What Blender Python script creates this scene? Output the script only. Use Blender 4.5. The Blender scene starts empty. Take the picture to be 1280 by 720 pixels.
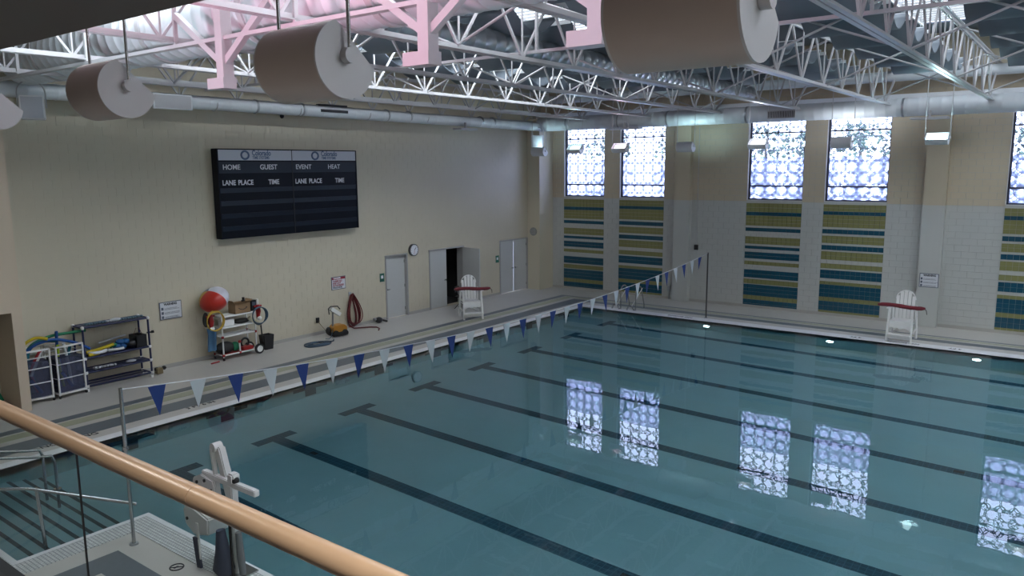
import bpy, bmesh, math, random
from mathutils import Vector, Matrix
random.seed(7)
PI = math.pi
scene = bpy.context.scene
COL = scene.collection

# ---------------------------------------------------------------- camera
cd = bpy.data.cameras.new('camera'); cam = bpy.data.objects.new('camera', cd); COL.objects.link(cam)
scene.camera = cam
cd.sensor_width = 36; cd.lens = 962.27 / 1280 * 36; cd.clip_start = 0.05; cd.clip_end = 300
YAW, PIT, ROL = 0.646343, 0.155655, -0.0079028
F_ = Vector((-math.sin(YAW)*math.cos(PIT), math.cos(YAW)*math.cos(PIT), -math.sin(PIT)))
R_ = Vector((math.cos(YAW), math.sin(YAW), 0)); U_ = R_.cross(F_)
R2 = R_*math.cos(ROL) + U_*math.sin(ROL); U2 = -R_*math.sin(ROL) + U_*math.cos(ROL)
M = Matrix((R2, U2, -F_)).transposed().to_4x4(); M.translation = Vector((18.8795, -27.1147, 5.0842))
cam.matrix_world = M

# ---------------------------------------------------------------- world, daylight, exposure
scene.view_settings.view_transform = 'Standard'; scene.view_settings.look = 'None'
scene.view_settings.exposure = 0.42; scene.view_settings.gamma = 1.0
w = bpy.data.worlds.new('overcast_sky'); scene.world = w; w.use_nodes = True
SKY = 6.6
wn = w.node_tree.nodes; wl = w.node_tree.links
bg = wn['Background']; bg.inputs['Strength'].default_value = SKY
wtc = wn.new('ShaderNodeTexCoord'); wno = wn.new('ShaderNodeTexNoise'); wno.inputs['Scale'].default_value = 2.5
wr = wn.new('ShaderNodeValToRGB'); wr.color_ramp.elements[0].color = (.50, .58, .95, 1); wr.color_ramp.elements[1].color = (.66, .73, 1.0, 1)
wl.new(wtc.outputs['Generated'], wno.inputs['Vector']); wl.new(wno.outputs['Fac'], wr.inputs['Fac']); wl.new(wr.outputs['Color'], bg.inputs['Color'])

def area(name, loc, rot, sx, sy, power, color=(1, 1, 1), portal=False, spread=PI):
    l = bpy.data.lights.new(name, 'AREA'); l.shape = 'RECTANGLE'; l.size = sx; l.size_y = sy
    l.energy = power; l.color = color; l.spread = spread
    if portal: l.cycles.is_portal = True
    o = bpy.data.objects.new(name, l); COL.objects.link(o); o.location = loc; o.rotation_euler = rot
    return o
WINX = [(1.18, 3.09), (3.80, 5.72), (8.95, 10.88), (11.60, 13.54), (16.77, 18.70), (19.42, 21.35), (24.59, 26.52), (27.24, 29.17)]
WZ0, WZ1 = 3.86, 7.0
for a, b in WINX:   # sky portals in the window openings
    area('sky_portal', ((a+b)/2, .5, (WZ0+WZ1)/2), (PI/2, 0, PI), b-a+.2, WZ1-WZ0+.1, 1, portal=True)
SKYL = [(6.9, -22.5, -7.2), (12.3, -22.5, -17), (15.35, -12, -2), (20.4, -23, -2), (26.0, -23, -2)]     # roof strips: x, y0, y1; third is the seen skylight, others added fill light
LAMP = 22.0      # watts of each roof strip metre
for x, y0, y1 in SKYL:
    area('skylight_and_fill_light', (x, (y0+y1)/2, 8.95), (0, 0, 0), 1.3, y1-y0, LAMP*(y1-y0)*{6.9: 2.0, 12.3: 1.5, 15.35: .4}.get(x, 1.9), (.88, .94, 1.0))

# ---------------------------------------------------------------- helpers
MATS = {}
def mat(name, color, rough=.5, metal=0., noise=0., nscale=8., bump=0., bscale=60., emit=None, estr=0., spec=.5, alpha=None, sub=0):
    if name in MATS: return MATS[name]
    m = bpy.data.materials.new(name); m.use_nodes = True; MATS[name] = m
    nt = m.node_tree; b = nt.nodes['Principled BSDF']
    b.inputs['Base Color'].default_value = (*color, 1); b.inputs['Roughness'].default_value = rough
    b.inputs['Metallic'].default_value = metal; b.inputs['Specular IOR Level'].default_value = spec
    tc = nt.nodes.new('ShaderNodeTexCoord')
    if noise > 0:
        n = nt.nodes.new('ShaderNodeTexNoise'); n.inputs['Scale'].default_value = nscale; n.inputs['Detail'].default_value = 5
        nt.links.new(tc.outputs['Object'], n.inputs['Vector'])
        mx = nt.nodes.new('ShaderNodeMix'); mx.data_type = 'RGBA'
        mx.inputs[6].default_value = (*[c*(1-noise) for c in color], 1); mx.inputs[7].default_value = (*[min(1, c*(1+noise)) for c in color], 1)
        nt.links.new(n.outputs['Fac'], mx.inputs[0]); nt.links.new(mx.outputs[2], b.inputs['Base Color'])
    if bump > 0:
        n2 = nt.nodes.new('ShaderNodeTexNoise'); n2.inputs['Scale'].default_value = bscale
        nt.links.new(tc.outputs['Object'], n2.inputs['Vector'])
        bp = nt.nodes.new('ShaderNodeBump'); bp.inputs['Strength'].default_value = bump; bp.inputs['Distance'].default_value = .01
        nt.links.new(n2.outputs['Fac'], bp.inputs['Height']); nt.links.new(bp.outputs['Normal'], b.inputs['Normal'])
    if emit: b.inputs['Emission Color'].default_value = (*emit, 1); b.inputs['Emission Strength'].default_value = estr
    return m

class MB:
    def __init__(s): s.v = []; s.f = []; s.sm = []
    def add(s, vs, fs, smooth=False):
        k = len(s.v); s.v += [tuple(v) for v in vs]; s.f += [tuple(i+k for i in f) for f in fs]; s.sm += [smooth]*len(fs); return s
    def box(s, x0, x1, y0, y1, z0, z1, T=None):
        vs = [Vector((x, y, z)) for z in (z0, z1) for y in (y0, y1) for x in (x0, x1)]
        if T: vs = [T @ v for v in vs]
        return s.add(vs, [(0, 2, 3, 1), (4, 5, 7, 6), (0, 1, 5, 4), (2, 6, 7, 3), (0, 4, 6, 2), (1, 3, 7, 5)])
    def beam(s, p0, p1, w, h, up=(0, 0, 1)):
        p0 = Vector(p0); p1 = Vector(p1); d = p1-p0; L = d.length; d.normalize(); u = Vector(up)
        if abs(d.dot(u)) > .99: u = Vector((1, 0, 0))
        a = d.cross(u).normalized(); b = a.cross(d)
        vs = [p0 + d*t + a*i + b*j for t in (0, L) for j in (-h/2, h/2) for i in (-w/2, w/2)]
        return s.add(vs, [(0, 2, 3, 1), (4, 5, 7, 6), (0, 1, 5, 4), (2, 6, 7, 3), (0, 4, 6, 2), (1, 3, 7, 5)])
    def tube(s, pts, r, n=8, caps=True, closed=False, rs=None):
        pts = [Vector(p) for p in pts]; N = len(pts); rings = []; prev = None
        for i, p in enumerate(pts):
            if closed: d = pts[(i+1) % N]-pts[i-1]
            else: d = pts[min(i+1, N-1)]-pts[max(i-1, 0)]
            d.normalize()
            if prev is None:
                u = Vector((0, 0, 1)) if abs(d.z) < .9 else Vector((1, 0, 0)); a = d.cross(u).normalized()
            else:
                a = (prev-d*prev.dot(d)); a = a.normalized() if a.length > 1e-6 else d.orthogonal().normalized()
            prev = a; b = d.cross(a); rr = rs[i] if rs else r
            rings.append([p+(a*math.cos(2*PI*k/n)+b*math.sin(2*PI*k/n))*rr for k in range(n)])
        vs = [v for rg in rings for v in rg]; fs = []
        for i in range(N if closed else N-1):
            j = (i+1) % N
            for k in range(n): fs.append((i*n+k, i*n+(k+1) % n, j*n+(k+1) % n, j*n+k))
        s.add(vs, fs, True)
        if caps and not closed:
            s.add(rings[0], [tuple(reversed(range(n)))]); s.add(rings[-1], [tuple(range(n))])
        return s
    def cyl(s, p0, p1, r, n=16, r2=None): return s.tube([p0, p1], r, n, rs=[r, r if r2 is None else r2])
    def prism(s, poly, axis, a, b):
        """extrude a 2-D outline along an axis"""
        def P(q, t):
            return {'x': (t, q[0], q[1]), 'y': (q[0], t, q[1]), 'z': (q[0], q[1], t)}[axis]
        n = len(poly); vs = [P(q, a) for q in poly]+[P(q, b) for q in poly]
        return s.add(vs, [tuple(range(n)), tuple(reversed(range(n, 2*n)))]+[(i, n+i, n+(i+1) % n, (i+1) % n) for i in range(n)])
    def ellip(s, c, rx, ry, rz, n=16, m=10, rot=None):
        vs = []; 
        for i in range(m+1):
            th = PI*i/m
            for k in range(n):
                v = Vector((rx*math.sin(th)*math.cos(2*PI*k/n), ry*math.sin(th)*math.sin(2*PI*k/n), rz*math.cos(th)))
                if rot: v = rot @ v
                vs.append(Vector(c)+v)
        fs = [(i*n+k, (i+1)*n+k, (i+1)*n+(k+1) % n, i*n+(k+1) % n) for i in range(m) for k in range(n)]
        return s.add(vs, fs, True)
    def build(s, name, m, parent=None, label=None, kind=None, bevel=0, norm=True):
        me = bpy.data.meshes.new(name); me.from_pydata(s.v, [], s.f)
        for p, f in zip(me.polygons, s.sm): p.use_smooth = f
        bm = bmesh.new(); bm.from_mesh(me)
        if bevel: bmesh.ops.remove_doubles(bm, verts=bm.verts, dist=1e-6)
        if norm: bmesh.ops.recalc_face_normals(bm, faces=bm.faces)
        if bevel: bmesh.ops.bevel(bm, geom=list(bm.edges), offset=bevel, segments=2, affect='EDGES')
        bm.to_mesh(me); bm.free(); me.update()
        if m: me.materials.append(m)
        o = bpy.data.objects.new(name, me); COL.objects.link(o)
        if parent: o.parent = parent
        if label: o['label'] = label
        if kind: o['kind'] = kind
        return o
def link_mesh(name, me, parent, loc=(0, 0, 0), rot=(0, 0, 0)):
    o = bpy.data.objects.new(name, me); COL.objects.link(o); o.parent = parent; o.location = loc; o.rotation_euler = rot; return o
def thing(name, label, cat, loc=(0, 0, 0), rz=0, group=None):
    o = bpy.data.objects.new(name, None); COL.objects.link(o); o.location = loc; o.rotation_euler = (0, 0, rz); o.empty_display_size = .1
    o['label'] = label; o['category'] = cat
    if group: o['group'] = group
    return o
def tag(o, label, cat, group=None, kind=None):
    o['label'] = label; o['category'] = cat
    if group: o['group'] = group
    if kind: o['kind'] = kind
    return o
def dup(root, loc, rz=None, label=None):
    def cp(o, par):
        c = o.copy(); COL.objects.link(c); c.parent = par
        for ch in list(o.children): cp(ch, c)
        return c
    r = cp(root, None); r.location = loc
    if rz is not None: r.rotation_euler = (0, 0, rz)
    if label: r['label'] = label
    return r
def struct(name, mb, m, parent=None):
    return mb.build(name, m, parent, kind='structure')
def text(name, body, size, m, parent, loc, rot, depth=.002, align='LEFT', sx=1., bold=0., serif=False):
    c = bpy.data.curves.new(name, 'FONT'); c.body = body; c.size = size; c.extrude = depth; c.align_x = align; c.offset = bold
    t = bpy.data.objects.new('tmp', c); COL.objects.link(t)
    dg = bpy.context.evaluated_depsgraph_get(); me = bpy.data.meshes.new_from_object(t.evaluated_get(dg))
    bpy.data.objects.remove(t); me.name = name; me.materials.clear(); me.materials.append(m)
    o = bpy.data.objects.new(name, me); COL.objects.link(o); o.parent = parent
    o.location = loc; o.rotation_euler = rot; o.scale = (sx, 1, 1); return o
FACE_X = (PI/2, 0, PI/2)      # text upright, facing +x, reading towards +y
FACE_NY = (PI/2, 0, 0)        # text upright, facing -y, reading towards +x
def arc(c, r, a0, a1, n, plane='xz', y=0):
    out = []
    for i in range(n+1):
        a = a0+(a1-a0)*i/n
        u, v = r*math.cos(a), r*math.sin(a)
        out.append({'xz': (c[0]+u, c[1], c[2]+v), 'xy': (c[0]+u, c[1]+v, c[2]), 'yz': (c[0], c[1]+u, c[2]+v)}[plane])
    return out
def ribbed(p0, p1, r, pitch, n=20, h=.012):
    p0 = Vector(p0); p1 = Vector(p1); L = (p1-p0).length; d = (p1-p0)/L; pts = []; rs = []
    t = 0
    while t < L:
        for dt, dr in ((0, 0), (.015, h), (.035, h), (.05, 0)):
            if t+dt < L: pts.append(p0+d*(t+dt)); rs.append(r+dr)
        t += pitch
    pts.append(p1); rs.append(r)
    return MB().tube(pts, r, n, rs=rs)

# ---------------------------------------------------------------- materials
cream = mat('cream_block_paint', (.57, .52, .40), .45, noise=.05, nscale=1.2, bump=.15, bscale=90)
mortar = mat('cream_mortar', (.55, .49, .375), .8)
tan = mat('tan_block_paint', (.52, .45, .33), .5, noise=.05, nscale=1.2, bump=.15, bscale=90)
whitetile = mat('white_glazed_block', (.48, .495, .475), .3, noise=.03, nscale=1.5)
whitegrout = mat('pale_grout', (.42, .435, .41), .7)
olive = mat('olive_glazed_tile', (.235, .235, .10), .22, noise=.08, nscale=6)
teal = mat('teal_glazed_tile', (.012, .075, .12), .2, noise=.12, nscale=6)
roofm = mat('dark_roof_deck', (.10, .115, .13), .8, noise=.1)
cloudm = mat('grey_acoustic_panel', (.15, .18, .215), .7, noise=.06, nscale=3, bump=.2)
cloudedge = mat('white_panel_edge', (.75, .78, .8), .4)
steel = mat('white_painted_steel', (.50, .50, .515), .35, noise=.04, nscale=10)
ductm = mat('pale_painted_duct', (.66, .70, .73), .38, noise=.05, nscale=4)
galv = mat('galvanised_duct', (.42, .45, .48), .32, metal=.7, noise=.15, nscale=6)
deckm = mat('pale_deck_tile', (.56, .54, .50), .38, noise=.05, nscale=2.5, bump=.1)
coping = mat('white_coping_tile', (.78, .79, .80), .3, noise=.04)
charcoal = mat('charcoal_deck_tile', (.13, .155, .175), .35, noise=.1, nscale=12)
olived = mat('sage_deck_tile', (.38, .39, .27), .38, noise=.08, nscale=12)
black = mat('black_plastic', (.012, .012, .014), .4)
rubber = mat('black_rubber', (.02, .02, .02), .7)
blackprint = mat('black_print', (.02, .02, .03), .6)
whiteprint = mat('white_print', (.75, .77, .8), .5)
ink = mat('slate_print', (.10, .12, .16), .6)
stainless = mat('brushed_stainless', (.45, .46, .46), .25, metal=1., noise=.06, nscale=20)
doorm = mat('grey_painted_door', (.50, .51, .50), .4, noise=.03)
doorframe = mat('grey_door_frame', (.36, .36, .35), .4)
pvc = mat('white_pvc', (.78, .78, .76), .35)
bluepvc = mat('navy_pvc', (.008, .014, .065), .35)
redpl = mat('red_plastic', (.35, .02, .02), .35)
fixt = mat('beige_lamp_housing', (.47, .39, .35), .45, noise=.03)
fixtd = mat('grey_lamp_disc', (.52, .51, .52), .5)
winfr = mat('dark_window_frame', (.02, .025, .045), .4)
jambm = mat('white_window_jamb', (.75, .75, .74), .4)
soffm = mat('brown_soffit_paint', (.13, .105, .09), .7)
floorw = mat('pool_plaster', (.37, .52, .555), .6, noise=.08, nscale=1.4)
lanem = mat('navy_lane_tile', (.012, .06, .10), .4)

def tile_mat(name, base, joint, size, rough=.35, z_axis=False, mort=.06):
    m = bpy.data.materials.new(name); m.use_nodes = True; nt = m.node_tree; b = nt.nodes['Principled BSDF']
    tc = nt.nodes.new('ShaderNodeTexCoord'); br = nt.nodes.new('ShaderNodeTexBrick'); br.offset = 0
    br.inputs['Scale'].default_value = 1/size; br.inputs['Brick Width'].default_value = 1; br.inputs['Row Height'].default_value = 1
    br.inputs['Mortar Size'].default_value = mort; br.inputs['Color1'].default_value = (*base, 1); br.inputs['Color2'].default_value = (*[c*.82 for c in base], 1)
    br.inputs['Mortar'].default_value = (*joint, 1)
    nt.links.new(tc.outputs['Object'], br.inputs['Vector']); nt.links.new(br.outputs['Color'], b.inputs['Base Color'])
    b.inputs['Roughness'].default_value = rough
    return m
lanem = tile_mat('navy_lane_mosaic', (.014, .075, .12), (.04, .13, .18), .10)
grate = tile_mat('white_gutter_grating', (.80, .81, .80), (.35, .37, .37), .05, mort=.16)

# water: Fresnel mix of refraction and mirror reflection with faint ripples
wm = bpy.data.materials.new('pool_water_surface'); wm.use_nodes = True; nt = wm.node_tree; nt.nodes.clear()
out = nt.nodes.new('ShaderNodeOutputMaterial'); mix = nt.nodes.new('ShaderNodeMixShader'); fr = nt.nodes.new('ShaderNodeFresnel'); fr.inputs['IOR'].default_value = 1.333
rf = nt.nodes.new('ShaderNodeBsdfRefraction'); rf.inputs['IOR'].default_value = 1.333; rf.inputs['Roughness'].default_value = 0; rf.inputs['Color'].default_value = (.70, .87, .90, 1)
gl = nt.nodes.new('ShaderNodeBsdfGlossy'); gl.inputs['Roughness'].default_value = 0.0
tc = nt.nodes.new('ShaderNodeTexCoord'); n1 = nt.nodes.new('ShaderNodeTexNoise'); n1.inputs['Scale'].default_value = 2.6; n1.inputs['Detail'].default_value = 2.5; n1.inputs['Distortion'].default_value = .6
bp = nt.nodes.new('ShaderNodeBump'); bp.inputs['Strength'].default_value = .016; bp.inputs['Distance'].default_value = .05
nt.links.new(tc.outputs['Object'], n1.inputs['Vector']); nt.links.new(n1.outputs['Fac'], bp.inputs['Height'])
for nd in (rf, gl, fr): nt.links.new(bp.outputs['Normal'], nd.inputs['Normal'])
nt.links.new(fr.outputs['Fac'], mix.inputs['Fac']); nt.links.new(rf.outputs[0], mix.inputs[1]); nt.links.new(gl.outputs[0], mix.inputs[2]); nt.links.new(mix.outputs[0], out.inputs[0])

def glass_mat(name, tint, ior=1.5, gloss=1.0, rough=0.):
    m = bpy.data.materials.new(name); m.use_nodes = True; nt = m.node_tree; nt.nodes.clear()
    o = nt.nodes.new('ShaderNodeOutputMaterial'); mx = nt.nodes.new('ShaderNodeMixShader'); f = nt.nodes.new('ShaderNodeFresnel'); f.inputs['IOR'].default_value = ior
    t = nt.nodes.new('ShaderNodeBsdfTransparent'); t.inputs['Color'].default_value = (*tint, 1)
    g = nt.nodes.new('ShaderNodeBsdfGlossy'); g.inputs['Roughness'].default_value = rough; g.inputs['Color'].default_value = (gloss,)*3+(1,)
    nt.links.new(f.outputs[0], mx.inputs[0]); nt.links.new(t.outputs[0], mx.inputs[1]); nt.links.new(g.outputs[0], mx.inputs[2]); nt.links.new(mx.outputs[0], o.inputs[0]); return m
clear = glass_mat('clear_window_glass', (.93, .96, .97), 1.25)
railglass = glass_mat('tinted_guard_glass', (.86, .93, .91), 1.25, .8)
fm = bpy.data.materials.new('frosted_window_glass'); fm.use_nodes = True; nt = fm.node_tree; nt.nodes.clear()
o_ = nt.nodes.new('ShaderNodeOutputMaterial'); mx = nt.nodes.new('ShaderNodeMixShader'); mx.inputs[0].default_value = .62
t_ = nt.nodes.new('ShaderNodeBsdfTranslucent'); t_.inputs['Color'].default_value = (.62, .66, .86, 1); r_ = nt.nodes.new('ShaderNodeBsdfRefraction'); r_.inputs['IOR'].default_value = 1.01; r_.inputs['Roughness'].default_value = .16; r_.inputs['Color'].default_value = (.90, .93, 1, 1)
nt.links.new(t_.outputs[0], mx.inputs[1]); nt.links.new(r_.outputs[0], mx.inputs[2]); nt.links.new(mx.outputs[0], o_.inputs[0])

# ================================================================= STRUCTURE
PX, PY0, PY1 = 4.20, -3.35, -21.72      # pool left edge, far edge, near edge
PXR = 27.1; BX, BY = 7.95, -23.5        # stair bay right edge and near edge
RX = 31.0; RY = -31.0; RZ = 9.0
# ---- floor (deck)
f = MB()
f.box(0, PX, RY, 0, -.35, 0); f.box(PX, PXR, PY0, 0, -.35, 0); f.box(PXR, RX, RY, 0, -.35, 0)
f.box(BX, PXR, RY, PY1, -.35, 0); f.box(PX, BX, RY, BY, -.35, 0)
floor = struct('floor', f, deckm)
def slab(x0, x1, y0, y1, m, name='tile_band', z=.004):
    return MB().box(min(x0, x1), max(x0, x1), min(y0, y1), max(y0, y1), -.01, z).build(name, m, floor)
# concentric border bands: (distance from left pool edge in/out, distance from far edge in/out, material)
for (a, b, c, d, m, nm) in [(0, .27, 0, .48, coping, 'coping_band'), (.64, 1.20, .92, 1.28, charcoal, 'tile_band'), (1.44, 1.76, 1.44, 1.60, olived, 'tile_band'), (1.84, 2.10, 1.70, 1.82, charcoal, 'tile_band')]:
    slab(PX-b, PX-a, RY+1, PY0+d, m, nm); slab(PX-a, PXR+a, PY0+c, PY0+d, m, nm)
slab(BX, PXR, PY1-.08, PY1, coping, 'coping_band', .012); slab(BX, BX+.08, BY, PY1-.08, coping, 'coping_band', .012); slab(PX, BX+.08, BY-.08, BY, coping, 'coping_band', .012)
slab(BX+.08, PXR, PY1-.42, PY1-.08, grate, 'gutter_grating', .008); slab(BX+.08, BX+.42, BY-.42, PY1-.42, grate, 'gutter_grating', .008); slab(PX, BX+.08, BY-.42, BY-.08, grate, 'gutter_grating', .008)
slab(8.73, PXR, -22.98, -22.56, charcoal); slab(8.73, 9.15, -26, -22.98, charcoal)
# joints in the deck: individual large pavers along the near deck
text('depth_marking', 'NO DIVING', .17, blackprint, floor, (15.25, -3.02, .006), (0, 0, PI))
text('depth_marking', 'NO DIVING', .17, blackprint, floor, (8.35, -3.0, .006), (0, 0, PI))
text('depth_marking', '4 FT', .17, blackprint, floor, (16.3, -3.02, .006), (0, 0, PI))
text('depth_marking', '4 FT', .17, blackprint, floor, (13.7, -3.02, .006), (0, 0, PI))
text('depth_marking', 'NO DIVING', .20, blackprint, floor, (3.72, -21.5, .006), (0, 0, PI/2))
text('depth_marking', '3 FT 6 IN', .17, blackprint, floor, (3.72, -18.6, .006), (0, 0, PI/2))
MB().tube(arc((9.8, -22.33, .006), .085, 0, 2*PI, 24, 'xy')[:-1], .008, 6, closed=True).beam((9.75, -22.39, .006), (9.85, -22.27, .006), .015, .006).build('no_diving_symbol', blackprint, floor)
text('no_diving_symbol', 'S', .1, blackprint, floor, (9.77, -22.37, .006), (0, 0, 0))

# ---- pool basin: floor slopes from 1.05 m to the deep side
def zf(x): return -1.05-(0 if x < 6 else .05*(x-6))
b = MB()
b.add([(PX-.3, -24, -1.05), (6, -24, -1.05), (6, PY0+.3, -1.05), (PX-.3, PY0+.3, -1.05), (PXR+.3, -24, zf(PXR+.3)), (PXR+.3, PY0+.3, zf(PXR+.3))], [(0, 1, 2, 3), (1, 4, 5, 2)])
poolfl = struct('pool_floor', b, floorw)
b = MB()
b.box(PX-.25, PX, BY-.2, PY0+.2, -2.4, -.01); b.box(PX, PXR, PY0, PY0+.25, -2.4, -.01); b.box(PXR, PXR+.25, PY1, PY0+.2, -2.4, -.01)
b.box(BX, PXR, PY1-.25, PY1, -2.4, -.01); b.box(BX, BX+.25, BY, PY1, -2.4, -.01); b.box(PX, BX, BY-.25, BY, -2.4, -.01)
poolwall = struct('pool_wall', b, mat('pool_wall_plaster', (.34, .52, .54), .5, noise=.06))
def band(poly, z_off=.004):
    """flat lane tile laid on the sloping floor"""
    mb = MB(); n = len(poly)
    top = [(x, y, zf(x)+z_off) for x, y in poly]; bot = [(x, y, zf(x)-.01) for x, y in poly]
    return mb.add(top+bot, [tuple(range(n)), tuple(reversed(range(n, 2*n)))]+[(i, (i+1) % n, n+(i+1) % n, n+i) for i in range(n)])
LY = [-20.12, -17.98, -15.74, -13.50, -11.25, -8.98, -6.72, -4.46]
for y in LY:
    if 1:
        band([(5.72, y-.48), (5.98, y-.48), (5.98, y+.48), (5.72, y+.48)]).build('lane_crossbar', lanem, poolfl)
        q = [(5.98, y-.14), (25.2, y-.14), (25.2, y+.14), (5.98, y+.14)]
        band(q).build('lane_line', lanem, poolfl)
        band([(25.2, y-.48), (25.46, y-.48), (25.46, y+.48), (25.2, y+.48)]).build('lane_crossbar', lanem, poolfl)
    # turn target on the end wall
    MB().box(PX-.005, PX+.006, y-.16, y+.16, -.95, -.02).box(PX-.005, PX+.006, y-.50, y-.16, -.46, -.22).box(PX-.005, PX+.006, y+.16, y+.50, -.46, -.22).build('turn_target', mat('target_tile', (.01, .045, .08), .4), poolwall)
for (x, y) in [(7.1, -17.98), (5.6+1, -11.25), (14, -17.98), (14, -13.5), (17.3, -11.25), (11.8, -8.98), (15.5, -6.72)]:
    MB().box(x-.09, x+.09, y-.05, y+.05, zf(x)-.005, zf(x)+.012).build('floor_drain', black, poolfl)
# teal tile panels on the far pool wall below the wall bands
for a, b_ in WINX[2:]: pass
wat = MB(); wat.add([(PX-.0, PY1, -.02), (PXR, PY1, -.02), (PXR, PY0, -.02), (PX, PY0, -.02)], [(0, 1, 2, 3)])
wat.add([(PX, BY, -.02), (BX, BY, -.02), (BX, PY1, -.02), (PX, PY1, -.02)], [(0, 1, 2, 3)])
water = struct('pool_water', wat, wm)
for x in (9.0, 12.9, 16.7, 21, 25):
    pl = thing('underwater_light', 'small round lit lamp under the far pool edge, %s' % {9.0: 'leftmost, just left of the flag pole', 12.9: 'the middle one, below the striped wall', 16.7: 'right of the white guard chair', 21: 'out at the right', 25: 'farthest right'}[x], 'light', (x, PY0, -.62))
    MB().cyl((0, 0, 0), (0, -.03, 0), .13, 20).build('rim', stainless, pl)
    MB().cyl((0, -.02, 0), (0, -.045, 0), .10, 20).build('lens', mat('lamp_lens', (1, 1, 1), .3, emit=(.85, 1, .98), estr=14), pl)
# steps in the bay
sm_ = mat('step_nosing_tile', (.035, .06, .07), .5)
ys = [-23.24, -22.99, -22.74, -22.49, -22.24, -21.99, -21.74]
for i, y in enumerate(ys):
    z = -.13-.14*i
    y_next = ys[i+1] if i < 6 else PY1+.35
    prev = BY if i == 0 else ys[i-1]
    st = MB().box(PX+.004, BX-.004, prev, y, -1.2, z).build('pool_step', floorw, poolfl)
    MB().box(PX+.004, BX-.004, y-.055, y+.006, z-.02, z+.004).build('step_nosing', sm_, st)

# ---- ceiling and upper walls
c = MB(); xs = sorted([0, RX]+[v for s in SKYL for v in (s[0]-.75, s[0]+.75)])
for i in range(0, len(xs), 2): c.box(xs[i], xs[i+1], RY, .3, RZ, RZ+.2)
for x, y0, y1 in SKYL: c.box(x-.75, x+.75, RY, y0-.1, RZ, RZ+.2); c.box(x-.75, x+.75, y1+.1, .3, RZ, RZ+.2)
ceil = struct('ceiling', c, roofm)
skm = mat('skylight_diffuser', (.8, .85, .9), .5, emit=(.85, .93, 1), estr=1.6)
for k, (x, y0, y1) in enumerate(SKYL):
    n = int((y1-y0)/1.25)
    sk = thing('skylight', ['added fill-light strip in the roof over the left lanes', 'short added fill-light patch in the roof above the drum lamps', 'bright louvred skylight strip seen through the trusses at upper right', 'added fill-light strip over the right lanes, out of view', 'added fill-light strip at the far right of the hall, out of view'][k], 'skylight', (x, 0, RZ+.02))  # every strip but the louvred one is added to brighten the hall
    for i in range(n):
        MB().box(-.74, .74, y0+i*(y1-y0)/n+.02, y0+(i+1)*(y1-y0)/n-.02, .0, .03).build('pane', skm, sk)
    g_ = MB()
    for i in range(int((y1-y0)/.35)): g_.box(-.74, .74, y0+i*.35, y0+i*.35+.02, -.06, -.01)
    g_.box(-.75, -.71, y0, y1, -.14, 0).box(.71, .75, y0, y1, -.14, 0).build('louvre_frame', steel, sk)

# ---- wall_back (window wall)
wb = MB(); edges = [-.3]+[v for p in WINX for v in p]+[RX]
for i in range(0, len(edges), 2): wb.box(edges[i], edges[i+1], 0.012, .32, WZ0, WZ1)
wb.box(-.3, RX, .012, .32, -.3, WZ0).box(-.3, RX, .012, .32, WZ1, RZ+.2)
wallb = struct('wall_back', wb, whitegrout)
def facing(rects, m, name, parent, bw=.4, bh=.2, holes=(), y=.012, d=.012, g=.004, running=True):
    mb = MB()
    for (x0, x1, z0, z1) in rects:
        nz = max(1, round((z1-z0)/bh)); hh = (z1-z0)/nz
        for j in range(nz):
            off = (bw/2 if (running and j % 2) else 0); x = x0-off
            while x < x1-1e-4:
                a, b_ = max(x, x0), min(x+bw, x1)
                if b_-a > .02: mb.box(a+g, b_-g, y-d, y, z0+j*hh+g, z0+(j+1)*hh-g)
                x += bw
    return mb.build(name, m, parent, kind='stuff')
white_r, tan_r = [], []
gaps = [(edges[i], edges[i+1]) for i in range(0, len(edges), 2)]
for a, b_ in gaps: white_r.append((max(a, 0), b_, 0, 3.82)); tan_r.append((max(a, 0), b_, 3.82, 7.0))
facing(white_r, whitetile, 'white_glazed_blocks', wallb); facing(tan_r, tan, 'tan_blocks', wallb)
facing([(0, RX, 7.0, RZ)], tan, 'upper_blocks', wallb)
P13 = [(3.45, 3.76, 'o'), (3.32, 3.45, 't'), (2.96, 3.32, 'o'), (2.76, 2.89, 't'), (2.31, 2.57, 'o'), (2.13, 2.24, 't'), (1.78, 2.02, 't'), (1.56, 1.69, 'o'), (1.09, 1.38, 't'), (.87, 1.04, 'o'), (.45, .85, 't'), (.30, .45, 'o'), (.0, .30, 't')]
P24 = [(3.54, 3.77, 'o'), (3.42, 3.54, 't'), (3.01, 3.42, 'o'), (2.79, 2.94, 't'), (2.47, 2.72, 'o'), (2.24, 2.40, 't'), (1.91, 2.19, 'o'), (1.61, 1.78, 'o'), (1.27, 1.56, 't'), (1.06, 1.17, 'o'), (.63, 1.06, 't'), (.49, .63, 'o'), (.17, .49, 't'), (.0, .17, 'o')]
for k, (a, b_) in enumerate(WINX):
    facing([(a, b_, 3.76, 3.85)], whitetile, 'sill_blocks', wallb)
    P = P13 if k in (0, 2) else P24; last = 3.76
    for (z0, z1, cc) in P:
        if last-z1 > .015: facing([(a, b_, z1, last)], whitetile, 'white_band', wallb, bh=.1, bw=.2)
        last = z0
        mb = MB(); nz = max(1, round((z1-z0)/.13)); hh = (z1-z0)/nz; nx = 12; ww = (b_-a)/nx
        for j in range(nz):
            for i in range(nx): mb.box(a+i*ww+.003, a+(i+1)*ww-.003, -.006, .012, z0+j*hh+.003, z0+(j+1)*hh-.003)
        mb.build('olive_tile_band' if cc == 'o' else 'teal_tile_band', olive if cc == 'o' else teal, wallb)
for x0 in (6.25, 14.62, 22.4):
    MB().box(x0, x0+.62, -.24, .02, 0, 3.82).build('pilaster', whitetile, wallb)
    MB().box(x0, x0+.62, -.24, .02, 3.82, 7.0).build('pilaster_top', tan, wallb)
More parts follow.
